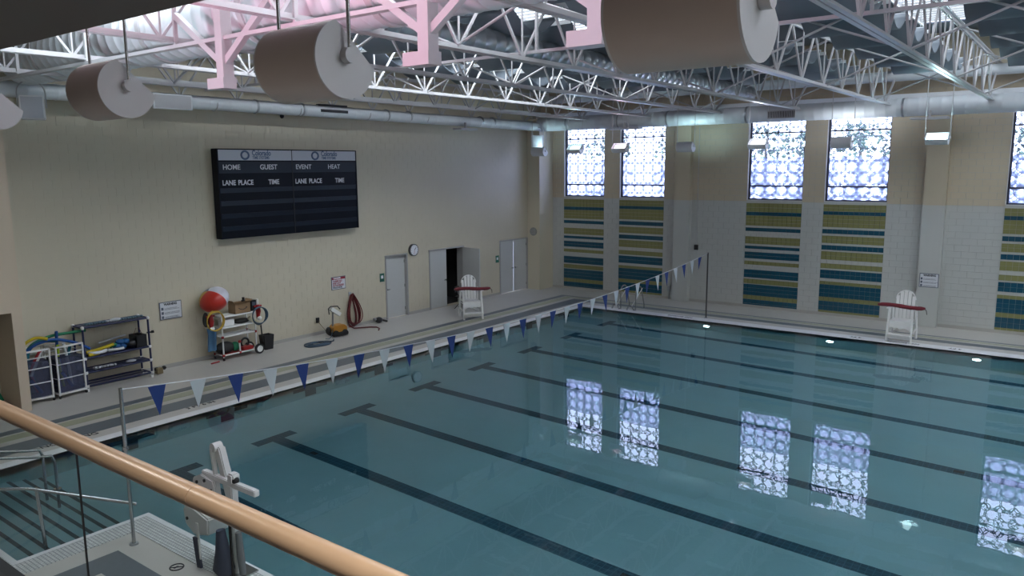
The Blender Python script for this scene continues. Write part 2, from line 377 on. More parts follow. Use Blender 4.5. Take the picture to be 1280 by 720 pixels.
MB().box(0, .62, -.98, .02, 0, 7.0).build('corner_column', cream, wallb)
struct('trim_1', MB().box(0, RX, -.35, -.02, 7.05, 7.22), cloudedge)
struct('trim_2', MB().cyl((0, -.55, 7.75), (RX, -.55, 7.75), .16, 16), ductm)
bb = MB(); bb.box(.62, RX, -.018, 0, 0, .10); struct('baseboard_back', bb, mat('grey_base_tile', (.40, .39, .36), .4))
# windows
lat = mat('grey_lattice_metal', (.16, .19, .24), .5)
def lattice(W, H, a=.385):
    mb = MB(); t = .012
    nx = int(W/a)+2; nz = int(H/a)+2
    def seg(p, q):
        # clip to rectangle
        (x0, z0), (x1, z1) = p, q; t0, t1 = 0., 1.; dx, dz = x1-x0, z1-z0
        for pp, qq in ((-dx, x0), (dx, W-x0), (-dz, z0), (dz, H-z0)):
            if abs(pp) < 1e-9:
                if qq < 0: return
            else:
                r = qq/pp
                if pp < 0: t0 = max(t0, r)
                else: t1 = min(t1, r)
        if t0 >= t1: return
        mb.beam((x0+dx*t0, 0, z0+dz*t0), (x0+dx*t1, 0, z0+dz*t1), t*2, .02, up=(0, 1, 0))
    for i in range(nx):
        for j in range(nz):
            for (ox, oz, R, ph) in ((0, 0, .60*a, PI/8), (.5*a, .5*a, .36*a, PI/8)):
                cx, cz = i*a+ox, j*a+oz
                pts = [(cx+R*math.cos(ph+k*PI/4), cz+R*math.sin(ph+k*PI/4)) for k in range(8)]
                for k in range(8): seg(pts[k], pts[(k+1) % 8])
    return mb
lat_me = None
for k, (a, b_) in enumerate(WINX):
    W = b_-a; wd = bpy.data.objects.new('window_%d' % (k+1), None); COL.objects.link(wd); wd['kind'] = 'structure'; wd.location = (a, 0, WZ0)
    H = WZ1-WZ0; fy0, fy1 = .10, .17; fr_ = MB(); t = .07
    fr_.box(0, t, fy0, fy1, 0, H).box(W-.035, W, fy0, fy1, 0, H).box(0, W, fy0, fy1, 0, .06).box(0, W, fy0, fy1, H-.06, H)
    fr_.build('window_frame', winfr, wd)
    for z in (.50, 2.33): MB().box(t, W-.035, fy0, fy1, z-.025, z+.025).build('transom', winfr, wd)
    MB().box(0, .012, 0, fy0, 0, H).build('jamb', jambm, wd); MB().box(0, W, 0, fy0, -.0, .012).build('sill', jambm, wd)
    for z0, z1 in ((.06, .475), (.525, 1.47)): MB().box(t, W-.035, .13, .138, z0, z1).build('frosted_pane', fm, wd)
    for z0, z1 in ((1.475, 2.305), (2.355, H-.06)): MB().add([(t, .134, z0), (W-.035, .134, z0), (W-.035, .134, z1), (t, .134, z1)], [(0, 1, 2, 3)]).build('pane', clear, wd, norm=False)
    if lat_me is None:
        lo = lattice(1.92, H); o = lo.build('lattice_screen', lat, wd, kind='stuff'); lat_me = o.data
    else: o = link_mesh('lattice_screen', lat_me, wd); o['kind'] = 'stuff'; o.scale = (W/1.92, 1, 1)
    o.location = (0, .17, 0)
    MB().box(0, W, .185, .22, -.01, .03).box(0, W, .185, .22, H-.03, H).build('screen_frame', lat, wd)

# ---- wall_left (scoreboard wall) with door openings
DOORS = [(-9.12, -8.16, 2.13), (-6.97, -5.14, 2.13), (-2.85, -1.04, 2.13)]
wlm = MB(); ycur = RY
for y0, y1, h in DOORS:
    wlm.box(-.3, -.012, ycur, y0, -.3, RZ+.2); wlm.box(-.3, -.012, y0, y1, h, RZ+.2); wlm.box(-.3, -.012, y0, y1, -.3, 0); ycur = y1
wlm.box(-.3, -.012, ycur, .32, -.3, RZ+.2)
walll = struct('wall_left', wlm, mortar)
BL, BH = .406, .2032
big = MB(); singles = []
for j in range(int(RZ/BH)+1):
    z0 = j*BH; z1 = min(z0+BH, RZ)
    y = -24.4-(BL/2 if j % 2 else 0)
    while y < 0:
        a, b_ = y, min(y+BL, 0); y += BL
        pieces = [(a, b_)]
        for d0, d1, h in DOORS:
            if z0 < h-.02:
                nxt = []
                for p, q in pieces:
                    if q <= d0 or p >= d1: nxt.append((p, q))
                    else:
                        if p < d0: nxt.append((p, d0))
                        if q > d1: nxt.append((d1, q))
                pieces = nxt
        for p, q in pieces:
            if q-p < .03: continue
            if abs((q-p)-BL) < 1e-4 and -20.4 < p < -13.6 and 1.95 < z0 < 6.2 and len(singles) < 300 and not (-15.4 < p < -10.4 and 3.2 < z0 < 5.5):
                singles.append((p, z0))
            else: big.box(-.012, -.0085, p+.0018, q-.0018, z0+.0018, z1-.0018)
big.build('wall_blocks', cream, walll, kind='stuff')
blk = None
for p, z0 in singles:
    if blk is None:
        o = MB().box(-.012, -.0085, .0018, BL-.0018, .0018, BH-.0018).build('block', cream, walll); blk = o.data
    else: o = link_mesh('block', blk, walll)
    o.location = (0, p, z0)
struct('baseboard_left', MB().box(0, .016, -20.4, -9.2, 0, .1).box(0, .016, -8.1, -7.05, 0, .1).box(0, .016, -5.1, -2.92, 0, .1), MATS['grey_base_tile'])
# doors
def frame(y0, y1, h, parent):
    MB().box(-.31, .02, y0-.05, y0+.004, 0, h+.05).box(-.31, .02, y1-.004, y1+.05, 0, h+.05).box(-.31, .02, y0, y1, h, h+.05).build('door_frame', doorframe, parent)
def leaf(parent, y0, y1, h, x=-.03, hinge_left=True, lever=True, T=None):
    l = MB().box(x-.04, x, y0+.006, y1-.006, .012, h-.006, T).build('door_leaf', doorm, parent)
    yh = y0+.01 if hinge_left else y1-.01
    hb = MB()
    for z in (.25, 1.05, 1.9): hb.box(x-.002, x+.012, yh-.018, yh+.018, z-.05, z+.05, T)
    hb.build('hinge', stainless, l)
    yk = y1-.08 if hinge_left else y0+.08; s = -1 if hinge_left else 1
    kb = MB()
    def Q(*p): v = Vector(p); return T @ v if T else v
    kb.cyl(Q(x, yk, 1.0), Q(x+.05, yk, 1.0), .03, 12).cyl(Q(x+.05, yk, 1.0), Q(x+.05, yk+.11*s, 1.0), .011, 8)
    kb.build('door_handle', stainless, l)
    return l
for k, (y0, y1, h) in enumerate(DOORS):
    d = bpy.data.objects.new('door_%d' % (k+1), None); COL.objects.link(d); d['kind'] = 'structure'
    frame(y0, y1, h, d)
    if k == 0: leaf(d, y0, y1, h, x=-.10, hinge_left=False)
    elif k == 1:
        ym = (y0+y1)/2; leaf(d, y0, ym, h)
        # right leaf stands open at about 95 degrees, hinged on the right jamb
        ang = math.radians(84)
        T = Matrix.Translation((0.0, y1, 0)) @ Matrix.Rotation(ang, 4, 'Z') @ Matrix.Translation((0, -y1, 0))
        leaf(d, ym, y1, h, x=0.0, hinge_left=False, T=T)
    else:
        ym = (y0+y1)/2; leaf(d, y0, ym-.008, h); leaf(d, ym+.008, y1, h, hinge_left=False)
dk = mat('store_shade_dark', (.04, .04, .04), .8)  # near-black colour stands in for the unlit store room
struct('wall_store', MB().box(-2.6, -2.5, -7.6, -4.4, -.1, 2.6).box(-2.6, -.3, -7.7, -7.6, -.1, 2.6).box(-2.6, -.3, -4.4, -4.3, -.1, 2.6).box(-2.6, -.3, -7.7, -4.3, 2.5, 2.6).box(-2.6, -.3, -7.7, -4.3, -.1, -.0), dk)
# other sides of the hall
struct('wall_right', MB().box(RX, RX+.3, RY, .3, -.3, RZ+.2), cream)
struct('wall_front', MB().box(-.3, RX, RY-.3, RY, -.3, RZ+.2), cream)
# projecting wall at the left with an opening (its far end shows at the left edge of the photograph)
stub = MB().box(0, 1.03, -20.80, -20.60, 0, RZ).box(.83, 1.03, -25.2, -20.80, 2.16, RZ).box(0, 1.03, -26, -25.2, 0, RZ)
struct('wall_side', stub, mat('pinkish_cream_paint', (.60, .50, .38), .5, noise=.04, nscale=1.2))
# balcony: slab, bulkhead above, soffit
struct('floor_balcony', MB().box(1.03, RX, RY, -26.12, 2.95, 3.25), mat('balcony_carpet', (.12, .12, .13), .9))
struct('ceiling_balcony', MB().box(1.03, RX, RY, -24.6, 6.0, 6.3).box(1.03, RX, -24.9, -24.6, 6.3, RZ), soffm)

for k, x in enumerate((14.6, 18.2, 21.8)):  # unseen soffit lamps, added to brighten the handrail
    t = thing('added_soffit_lamp', 'added round lamp lighting the handrail from the soffit, %s' % ['left one', 'middle one above the viewer', 'right one'][k], 'light fitting', (x, -26.6, 6.0))
    MB().cyl((0, 0, 0), (0, 0, -.03), .17, 20).build('rim', steel, t)
    MB().cyl((0, 0, -.028), (0, 0, -.04), .14, 20).build('lens', mat('warm_lens', (1, 1, 1), .4, emit=(1, .93, .85), estr=4), t)
    area('added_soffit_light', (x, -26.6, 5.95), (0, 0, 0), .3, .3, 22, (1, .93, .85)).parent = None
# ---- outside: ground, pale site wall, trees
struct('ground_outside', MB().box(-40, 80, .4, 90, -.4, -.3), mat('outside_paving', (.35, .36, .34), .9, noise=.1))
struct('trim_3', MB().box(-30, 70, 9.0, 9.3, -.3, 3.2), mat('pale_site_wall', (.6, .6, .6), .8))
leafm = mat('dark_green_foliage', (.13, .19, .15), .8, noise=.6, nscale=3)
bark = mat('grey_bark', (.12, .10, .08), .9)
TP = [(-14, 30, 8.3), (-9, 33, 8.8), (-5, 30, 8.2), (-1.5, 32, 8.6), (2, 30, 7.9), (5.5, 31, 8.4), (9, 29, 7.8), (12, 31, 8.2), (15.5, 28, 7.6), (19, 30, 8.0), (24, 31, 8.3), (29, 30, 7.9)]
for i, (x, y, h) in enumerate(TP):
    tr = thing('tree', 'leafy green tree outside the windows, %s from the left' % (['first', 'second', 'third', 'fourth', 'fifth', 'sixth', 'seventh', 'eighth', 'ninth', 'tenth', 'eleventh', 'twelfth'][i]), 'tree', (x, y, -.3), 0, 'trees outside the windows')
    MB().tube([(0, 0, 0), (.1, 0, h*.5), (0, .1, h*.85)], .2, 8, rs=[.25, .18, .06]).build('trunk', bark, tr)
    cr = MB()
    for q in range(300):
        a = random.uniform(0, 2*PI); rr = random.uniform(.1, 1.9); zz = random.uniform(h*.35, h*.97); s = random.uniform(.12, .27)*(1.15-.5*zz/h)
        rr *= (1.25-.8*abs(zz/h-.6))
        cr.ellip((rr*math.cos(a), rr*math.sin(a), zz), s, s, s*.8, 4, 2, Matrix.Rotation(random.uniform(0, 3), 3, 'X'))
    cr.build('crown', leafm, tr)

# ================================================================= ROOF STRUCTURE
TRX = [.4+2.65*i for i in range(12)]
ZB, ZT = 6.85, 7.98
PAN = 1.62; Y1T = -1.2
def truss(x, lab):
    t = thing('roof_truss', lab, 'truss', (x, 0, 0), 0, 'white steel roof trusses running to the window wall')
    for s in (-1, 1):
        MB().box(s*.045-.035, s*.045+.035, -24.5, Y1T, ZB-.008, ZB+.008).box(s*.02-.006, s*.02+.006, -24.5, Y1T, ZB, ZB+.07).build('bottom_chord', steel, t)
        MB().box(s*.045-.035, s*.045+.035, -24.5, -.05, ZT-.008, ZT+.008).box(s*.02-.006, s*.02+.006, -24.5, -.05, ZT-.07, ZT).build('top_chord', steel, t)
    y = Y1T-.55; k = 0
    MB().beam((0, Y1T-.55, ZB), (0, -.1, ZT), .05, .05).build('web_member', steel, t)
    while y > -23.2:
        for (ya, yb) in ((y, y-PAN/2), (y-PAN, y-PAN/2)):
            MB().beam((.0, ya, ZB+.03), (.0, yb, ZT-.03), .036, .036).build('web_member', steel, t)
        MB().beam((0, y-.0, ZB+.03), (0, y-.0, ZT-.03), .024, .024).build('web_member', steel, t)
        y -= PAN; k += 1
    return t
proto = truss(TRX[0], 'white steel roof truss nearest the scoreboard wall')
ordn = ['', 'second', 'third', 'fourth', 'fifth', 'sixth', 'seventh', 'eighth', 'ninth', 'tenth', 'eleventh', 'twelfth']
for i, x in enumerate(TRX[1:], 1):
    dup(proto, (x, 0, 0), label='white steel roof truss, %s one out from the scoreboard wall' % ordn[i])
# girder running across the hall near the balcony, with bearing posts
def girder(y, z0, z1, lab, w=.10):
    g = thing('girder', lab, 'girder', (0, y, 0))
    MB().box(1.04, RX-.01, -w/2, w/2, z0, z0+.05).build('bottom_chord', steel, g)
    MB().box(1.04, RX-.01, -w/2, w/2, z1-.05, z1).build('top_chord', steel, g)
    for i in range(1, 12):
        x = .4+2.65*i+.06
        MB().box(x-.02, x+.02, -.025, .025, z0+.05, z1-.05).build('web_member', steel, g)
girder(-21.0, 6.76, 7.75, 'long white girder crossing the hall in front of the pink lit duct')
girder(-16.0, 7.0, 7.9, 'white cross girder just beyond the grey ribbed ducts', .06)
for k, x in enumerate((9.55, 13.2, 15.25)):
    p = thing('bearing_post', ['white box post with foot plate hanging above the scoreboard', 'white box post with foot plate left of the largest drum lamp', 'white box post hidden above the largest drum lamp'][k], 'post', (x, -21.0, 0))
    MB().box(-.075, .075, -.08, .08, 6.2, 8.0).build('post', steel, p)
    MB().box(-.28, .09, -.10, .10, 6.14, 6.28).build('foot_bracket', steel, p)
    MB().beam((.0, 0, 6.45), (1.1, 0, 7.2), .085, .085, (0, 1, 0)).beam((0, 0, 6.45), (-1.1, 0, 7.2), .085, .085, (0, 1, 0)).build('diagonal_brace', steel, p)
# diagonal bracing between trusses
for i in range(1, 11):
    for k_, y in enumerate((-3.0, -8.0, -13.0, -18.0)):
        b_ = MB().tube([(TRX[i], y, ZB+.05), (TRX[i+1], y-.0, ZT-.06)], .022, 6).tube([(TRX[i], y, ZT-.06), (TRX[i+1], y, ZB+.05)], .022, 6).build('cross_brace', steel)
        tag(b_, 'thin white bracing rods, %s truss bay from the scoreboard wall, %s' % (ordn[i] if i > 1 else 'first outer', ['nearest the windows', 'second from the windows', 'third from the windows', 'nearest the balcony'][k_]), 'brace', 'cross bracing between the trusses')
# hung curved acoustic panels
R0 = .78
def cloud_mesh():
    mb = MB(); n = 10; Wd = 1.50; Ln = 1.45; dep = .36
    for (yy0, yy1, tt) in ((-Ln/2, Ln/2, .035),):
        prof = [(-Wd/2+Wd*i/n, -dep*math.cos(PI*(i/n-.5))*1.0) for i in range(n+1)]
        vs = []
        for y in (yy0*1.08, yy1*1.08):
            for (x, z) in prof: vs.append((y, x, z))
            for (x, z) in prof: vs.append((y, x, z+tt))
        m = n+1; fs = []
        for i in range(n):
            fs += [(i, i+1, 2*m+i+1, 2*m+i), (m+i, 3*m+i, 3*m+i+1, m+i+1), (i, m+i, m+i+1, i+1), (2*m+i, 2*m+i+1, 3*m+i+1, 3*m+i)]
        fs += [(0, 2*m, 3*m, m), (n, m+n, 3*m+n, 2*m+n)]
        mb.add(vs, fs, True)
    return mb
cm = None
for i in range(1, 9):
    xb = TRX[i]+1.325
    for j in range(9):
        y = -3.5-1.95*j
        t = thing('acoustic_panel', 'grey trough acoustic panel, %s row from the scoreboard wall, %s from the windows' % (['', 'first', 'second', 'third', 'fourth', 'fifth', 'sixth', 'seventh', 'eighth'][i], ['first', 'second', 'third', 'fourth', 'fifth', 'sixth', 'seventh', 'eighth', 'ninth', 'tenth', 'eleventh', 'twelfth', 'thirteenth'][j]), 'acoustic panel', (xb, y, 7.86), 0, 'hung acoustic panels, row %d' % i)
        if cm is None:
            a_ = cloud_mesh().build('panel', cloudm, t)
            e_ = MB()
            e_.box(-.79, .79, -.01, .01, -.03, .05).build('edge_trim', cloudedge, t).location = (0, -.755, 0); link_mesh('edge_trim', [q for q in t.children if q.name.startswith('edge')][0].data, t, (0, .755, 0))
            MB().cyl((0, 0, -.03), (0, 0, 1.13), .006, 6).build('hanger', steel, t).location = (-.6, -.755, 0); link_mesh('hanger', [q for q in t.children if q.name.startswith('hanger')][0].data, t, (.6, -.755, 0))
            cm = (a_.data, [q for q in t.children if q.name.startswith('edge')][0].data, [q for q in t.children if q.name.startswith('hanger')][0].data)
        else:
            link_mesh('panel', cm[0], t); link_mesh('edge_trim', cm[1], t, (0, -.755, 0)); link_mesh('edge_trim', cm[1], t, (0, .755, 0)); link_mesh('hanger', cm[2], t, (-.6, -.755, 0)); link_mesh('hanger', cm[2], t, (.6, -.755, 0))
# ---- ducts
d = thing('ribbed_duct', 'large ribbed round duct, lit pink, crossing the hall behind the drum lamps', 'duct', (0, 0, 0))
ribbed((1.04, -20.05, 7.34), (RX-.01, -20.05, 7.34), .50, .26, 24).build('duct_body', ductm, d)
for x in (2.5, 6.5, 9.2, 11.7, 15.5): MB().cyl((x, -20.05, 7.34), (x+.10, -20.05, 7.34), .53, 24).build('joint_band', steel, d)
d = thing('wall_duct', 'long pale round duct running high above the windows', 'duct')
ribbed((.64, -.98, 6.77), (RX-.01, -.98, 6.77), .27, .30, 20, .006).build('duct_body', ductm, d)
for x in (2.0, 4.3, 6.3, 9.2, 14.0, 19.0): MB().cyl((x, -.98, 6.77), (x+.06, -.98, 6.77), .285, 20).build('joint_band', galv, d)
d = thing('wall_duct', 'long pale round duct running high along the scoreboard wall', 'duct')
ribbed((.7, -23, 6.78), (.7, -.9, 6.68), .17, .6, 18, .006).build('duct_body', ductm, d)
for y in (-19, -14.4, -12.9, -9.6, -8.6, -4.9, -4.2): MB().cyl((.7, y, 6.74), (.7, y+.05, 6.74), .19, 18).build('joint_band', galv, d)
for y in (-11.55, -11.4): pass
MB().box(.84, .89, -12.3, -11.3, 6.70, 6.78).build('air_slot', black, d); MB().box(.66, .86, -12.3, -11.3, 6.88, 6.93).build('air_slot', black, d)
for yy in (-15.6, -13.0, -10.4, -7.8): MB().tube(arc((.7, yy, 6.76), .2, PI, 2*PI, 10), .012, 6).build('strap', steel, d)
d = thing('ribbed_duct', 'grey metal duct running between trusses towards the window wall', 'duct')
ribbed((9.7, -19, 7.35), (9.7, -2.2, 7.35), .24, .3, 18).build('duct_body', galv, d)
d = thing('conduit_tray', 'narrow white tray running along the scoreboard wall above the round duct', 'tray')
MB().box(1.15, 1.4, -24, -1.3, 7.05, 7.10).box(1.15, 1.165, -24, -1.3, 7.1, 7.17).box(1.385, 1.4, -24, -1.3, 7.1, 7.17).build('tray', steel, d)
def plate(loc, sx, sy, lab):
    p = thing('duct_diffuser', lab, 'diffuser', loc)
    MB().box(-sx/2, sx/2, -sy/2, sy/2, -.06, 0).build('housing', steel, p, bevel=.01)
    MB().box(-sx/2+.04, sx/2-.04, -sy/2+.04, sy/2-.04, -.065, -.058).build('grille', cloudedge, p)
    MB().box(-.03, .03, -.03, .03, 0, .2).build('neck', steel, p)
p = thing('duct_diffuser', 'white rectangular diffuser panel on the duct beside the small drum lamp', 'diffuser', (.93, -16.85, 6.72))
MB().box(.0, .06, -.50, .50, -.20, .16).build('housing', cloudedge, p, bevel=.01); MB().box(.06, .065, -.46, .46, -.17, .13).build('grille', steel, p)
plate((.95, -6.0, 6.45), .4, .9, 'small white diffuser under the duct over the double doors')
plate((14.8, -1.3, 6.44), 1.0, .4, 'white rectangular diffuser under the duct above the warning sign')
plate((4.7, -1.3, 6.5), 1.3, .4, 'white rectangular diffuser under the duct above the second window')
r = thing('duct_register', 'grey slotted register on the window wall duct', 'register', (10.45, -1.24, 6.72))
MB().box(-.45, .45, -.05, .0, -.13, .13).build('frame', steel, r)
g_ = MB()
for i in range(16): g_.box(-.42+i*.055, -.395+i*.055, -.058, -.045, -.1, .1)
g_.build('louvre', black, r, kind='stuff')

# ---- drum uplights: horizontal drum with a flat cut opening, end discs and rods
lens_ = {}
def drum(loc, lab, W, D, power, color, cut_dir, cat_group, rod=None, housing=fixt, disc=fixtd, glow=0):
    """axis along x; cut_dir: +1 the opening faces up and away (+y), -1 up and towards (-y)"""
    t = thing('drum_lamp', lab, 'light fitting', loc, 0, cat_group)
    rod = rod or RZ-loc[2]
    R = D/2; n = 30; half = math.radians(58); mid = PI/2-cut_dir*math.radians(42)
    prof = [(R*math.cos(a), R*math.sin(a)) for a in [mid+half+(2*PI-2*half)*i/n for i in range(n+1)]]
    inner = [((R-.012)*math.cos(a), (R-.012)*math.sin(a)) for a in [mid+half+(2*PI-2*half)*i/n for i in range(n+1)]]
    mb = MB(); vs = [(x, p[0], p[1]) for x in (-W/2, W/2) for p in prof]+[(x, p[0], p[1]) for x in (-W/2, W/2) for p in inner]; m = n+1
    fs = []
    for i in range(n):
        fs += [(i, i+1, m+i+1, m+i), (2*m+i, 3*m+i, 3*m+i+1, 2*m+i+1)]
    fs += [(0, 2*m, 3*m, m), (n, m+n, 3*m+n, 2*m+n)]
    mb.add(vs, fs, True).build('housing', housing, t)
    for s in (-1, 1):
        dd = MB().prism(prof, 'x', s*W/2, s*(W/2+.012)).build('end_disc', disc, t)
        MB().cyl((s*W/2, 0, .02), (s*(W/2+.06), 0, .02), .05*D/.5, 14).build('hub', disc, dd)
        MB().cyl((s*(W/2+.045), 0, .02), (s*(W/2+.045), 0, rod), .011, 8).build('rod', stainless if D > .42 else steel, t)
    c0 = Vector((0, math.cos(mid), math.sin(mid)))
    if power or glow:
        q = R*math.cos(half)-.03; s_ = R*math.sin(half)*.8; tt = Vector((0, -math.sin(mid), math.cos(mid)))
        a0 = c0*(q-.05)
        vs = [a0+Vector((sx*W*.4, 0, 0))+tt*(sy*s_) for sx, sy in ((-1, -1), (1, -1), (1, 1), (-1, 1))]
        MB().add(vs, [(0, 1, 2, 3)]).build('lamp_lens', mat('lit_lens_%d' % len(MATS), (1, 1, 1), .4, emit=color, estr=glow), t)
    if power:
        l = bpy.data.lights.new('drum_lamp_light', 'SPOT'); l.energy = power; l.color = color; l.spot_size = math.radians(150); l.spot_blend = .8; l.shadow_soft_size = .12
        lo = bpy.data.objects.new('drum_lamp_light', l); COL.objects.link(lo); lo.parent = t
        lo.location = c0*(R*.75); lo.rotation_euler = c0.to_track_quat('-Z', 'Y').to_euler()
    return t
NY = -24.05; NZ = 5.70
G = 'large drum lamps hung near the balcony'
PINK = (1, .50, .68); CYAN = (.62, .95, 1.0); LAV = (.86, .80, 1.0)
drum((12.64, NY, NZ), 'smaller brown-grey drum lamp over the scoreboard wall, second from left', .50, .44, 190, PINK, 1, G)
drum((15.11, NY, NZ), 'mid-sized grey drum lamp hanging left of centre', .54, .44, 150, (1, .72, .85), 1, G)
drum((17.49, NY, NZ), 'largest grey drum lamp at the top centre of the view', .56, .44, 160, LAV, 1, G)
drum((10.18, NY, NZ), 'pink-tinted drum lamp cut by the left edge of the view', .50, .44, 230, PINK, 1, G)
drum((7.75, NY, NZ), 'pale drum lamp farthest left in the row by the balcony', .50, .44, 190, (.7, .92, 1), 1, G)
drum((19.9, NY, NZ), 'drum lamp hanging over the balcony rail at far right', .44, .44, 160, LAV, 1, G)
G = 'small drum lamps along the window wall'
FX = [(1.22, 5.68, 'grey drum lamp in the corner beside the scoreboard wall', 15, CYAN, 1), (2.89, 5.76, 'white lit drum lamp in front of the first window', 40, CYAN, -1), (4.83, 5.76, 'white lit drum lamp in front of the second window', 40, (1, .8, .95), -1),
      (7.40, 5.73, 'grey drum lamp between the second and third windows', 40, CYAN, 1), (9.93, 5.78, 'white lit drum lamp in front of the third window', 40, (.9, .9, 1), -1), (12.53, 5.75, 'grey drum lamp in front of the fourth window', 40, (.9, .95, 1), 1),
      (15.12, 5.80, 'brightly glowing drum lamp above the right warning sign', 110, CYAN, -1), (18.0, 5.78, 'drum lamp in front of the fifth window', 40, (.9, .95, 1), -1)]
for x, z, lab, pw, colr, cd_ in FX:
    drum((x, -1.85, z), lab, .56, .36, pw, colr, cd_, G, rod=None, housing=mat('white_lamp_housing', (.66, .68, .7), .4), disc=mat('white_lamp_disc', (.75, .76, .78), .4), glow=9 if 'glowing' in lab else (3 if cd_ < 0 else .5))

# ---- speakers
def speaker(loc, rz, lab):
    t = thing('loudspeaker', lab, 'speaker', loc, rz, 'white hanging loudspeakers')
    MB().box(-.22, .22, -.16, .16, -.24, .24).build('cabinet', mat('speaker_white', (.8, .8, .82), .4), t, bevel=.015)
    MB().box(-.19, .19, -.175, -.158, -.21, .21).build('grille', mat('speaker_grille', (.55, .56, .62), .6), t)
    MB().tube([(-.25, 0, 0), (-.25, 0, .30)]+arc((0, 0, .30), .25, PI, 0, 10)[1:-1]+[(.25, 0, .30), (.25, 0, 0)], .014, 8).build('yoke', steel, t)
    MB().cyl((0, 0, .54), (0, 0, .8), .012, 8).build('hanger', steel, t)
speaker((1.35, -20.12, 6.36), math.radians(66), 'white loudspeaker with square grille hung at upper left by the projecting wall')
speaker((.85, -1.45, 6.1), math.radians(25), 'white loudspeaker hung in the corner by the first window')

# ---- wall-mounted items
cdm = thing('security_camera', 'small black dome camera high on the scoreboard wall', 'camera', (0, -13.08, 6.60))
MB().box(0, .10, -.05, .05, -.0, .08).build('bracket', steel, cdm); MB().ellip((.10, 0, -.02), .06, .06, .07).build('dome', black, cdm)
# scoreboard
sb = thing('scoreboard', 'wide black swim scoreboard with white header panels on the left wall', 'scoreboard', (0, 0, 0))
sy0, sy1, sz0, sz1, sxx = -15.333, -10.517, 3.228, 5.625, .27
navy1 = mat('board_slate', (.036, .045, .062), .35, spec=.12); navy2 = mat('board_black', (.006, .008, .013), .3, spec=.12); navy3 = mat('board_navy', (.018, .024, .036), .3, spec=.12)
head = mat('board_header', (.55, .57, .63), .4); logo = mat('logo_blue_grey', (.10, .15, .26), .4)
MB().box(.022, sxx-.012, sy0, sy1, sz0, sz1).build('cabinet', navy2, sb)
H = sz1-sz0; ymid = (sy0+sy1)/2-.02
for c, (a, b_) in enumerate(((sy0+.04, ymid-.012), (ymid+.012, sy1-.03))):
    Wp = b_-a
    hp = MB().box(sxx-.03, sxx+.004, a, b_, sz1-.30, sz1-.02).build('header_panel', head, sb, label='pale header panel with round logo')
    ring = MB(); yc, zc = a+Wp*.345, sz1-.16
    ring.tube([(sxx+.008, yc+.115*math.cos(q), zc+.105*math.sin(q)) for q in [2*PI*k/28 for k in range(28)]], .027, 8, closed=True)
    ring.build('logo_ring', logo, hp)
    text('lettering', 'Colorado', .20, logo, hp, (sxx+.006, a+Wp*.44, sz1-.165), FACE_X, bold=.006, sx=.78)
    text('lettering', 'TIME SYSTEMS', .108, logo, hp, (sxx+.006, a+Wp*.445, sz1-.262), FACE_X, bold=.003, sx=.8)
    r1 = MB().box(sxx-.03, sxx, a, b_, sz1-.645, sz1-.335).build('title_row', navy1, sb)
    w1, w2 = ('HOME', 'GUEST') if c == 0 else ('EVENT', 'HEAT')
    text('lettering', w1, .19, whiteprint, r1, (sxx+.003, a+Wp*.045, sz1-.545), FACE_X, bold=.002)
    text('lettering', w2, .19, whiteprint, r1, (sxx+.003, a+Wp*.54, sz1-.545), FACE_X, bold=.004 if c == 0 else .001)
    r2 = MB().box(sxx-.03, sxx-.004, a, b_, sz1-1.02, sz1-.66).build('title_row', navy2, sb)
    for wd_, fy in (('LANE', .03), ('PLACE', .235), ('TIME', .65)):
        text('lettering', wd_, .19, whiteprint, r2, (sxx+.001, a+Wp*fy, sz1-.96), FACE_X, bold=.004, sx=.88)
    for k in range(4):
        z1 = sz1-1.04-k*.342; z0 = z1-.322
        MB().add([(sxx+.0, a, z1), (sxx+.0, b_, z1), (sxx-.03, b_, z0), (sxx-.03, a, z0), (sxx-.09, a, z1), (sxx-.09, b_, z1), (sxx-.09, b_, z0), (sxx-.09, a, z0)],
                 [(0, 1, 2, 3), (4, 7, 6, 5), (0, 4, 5, 1), (3, 2, 6, 7), (0, 3, 7, 4), (1, 5, 6, 2)]).build('display_row', navy1 if k < 2 else navy3, sb)
MB().box(sxx-.02, sxx+.006, ymid-.012, ymid+.012, sz0, sz1).build('divider', black, sb)
MB().box(.022, sxx+.01, sy0, sy1, sz1-.02, sz1+.01).box(.022, sxx+.01, sy0-.01, sy0+.03, sz0, sz1).box(.022, sxx+.01, sy1-.02, sy1+.01, sz0, sz1).build('surround', navy2, sb)
# clock
ck = thing('wall_clock', 'round white wall clock with dark rim above the single door', 'clock', (.0, -7.84, 2.26))
MB().cyl((0, 0, 0), (.09, 0, 0), .21, 28).build('rim', mat('clock_rim', (.05, .055, .06), .4), ck)
fc = MB().cyl((.085, 0, 0), (.095, 0, 0), .18, 28).build('face', whiteprint, ck)
hm = MB()
for k in range(12):
    a = 2*PI*k/12; hm.beam((.096, .14*math.sin(a), .14*math.cos(a)), (.096, .165*math.sin(a), .165*math.cos(a)), .012, .004, (1, 0, 0))
hm.build('hour_marks', blackprint, ck)
MB().beam((.099, 0, 0), (.099, .07, .08), .016, .004, (1, 0, 0)).build('hand', blackprint, ck); MB().beam((.101, 0, 0), (.101, -.02, -.14), .010, .004, (1, 0, 0)).build('hand', redpl, ck)
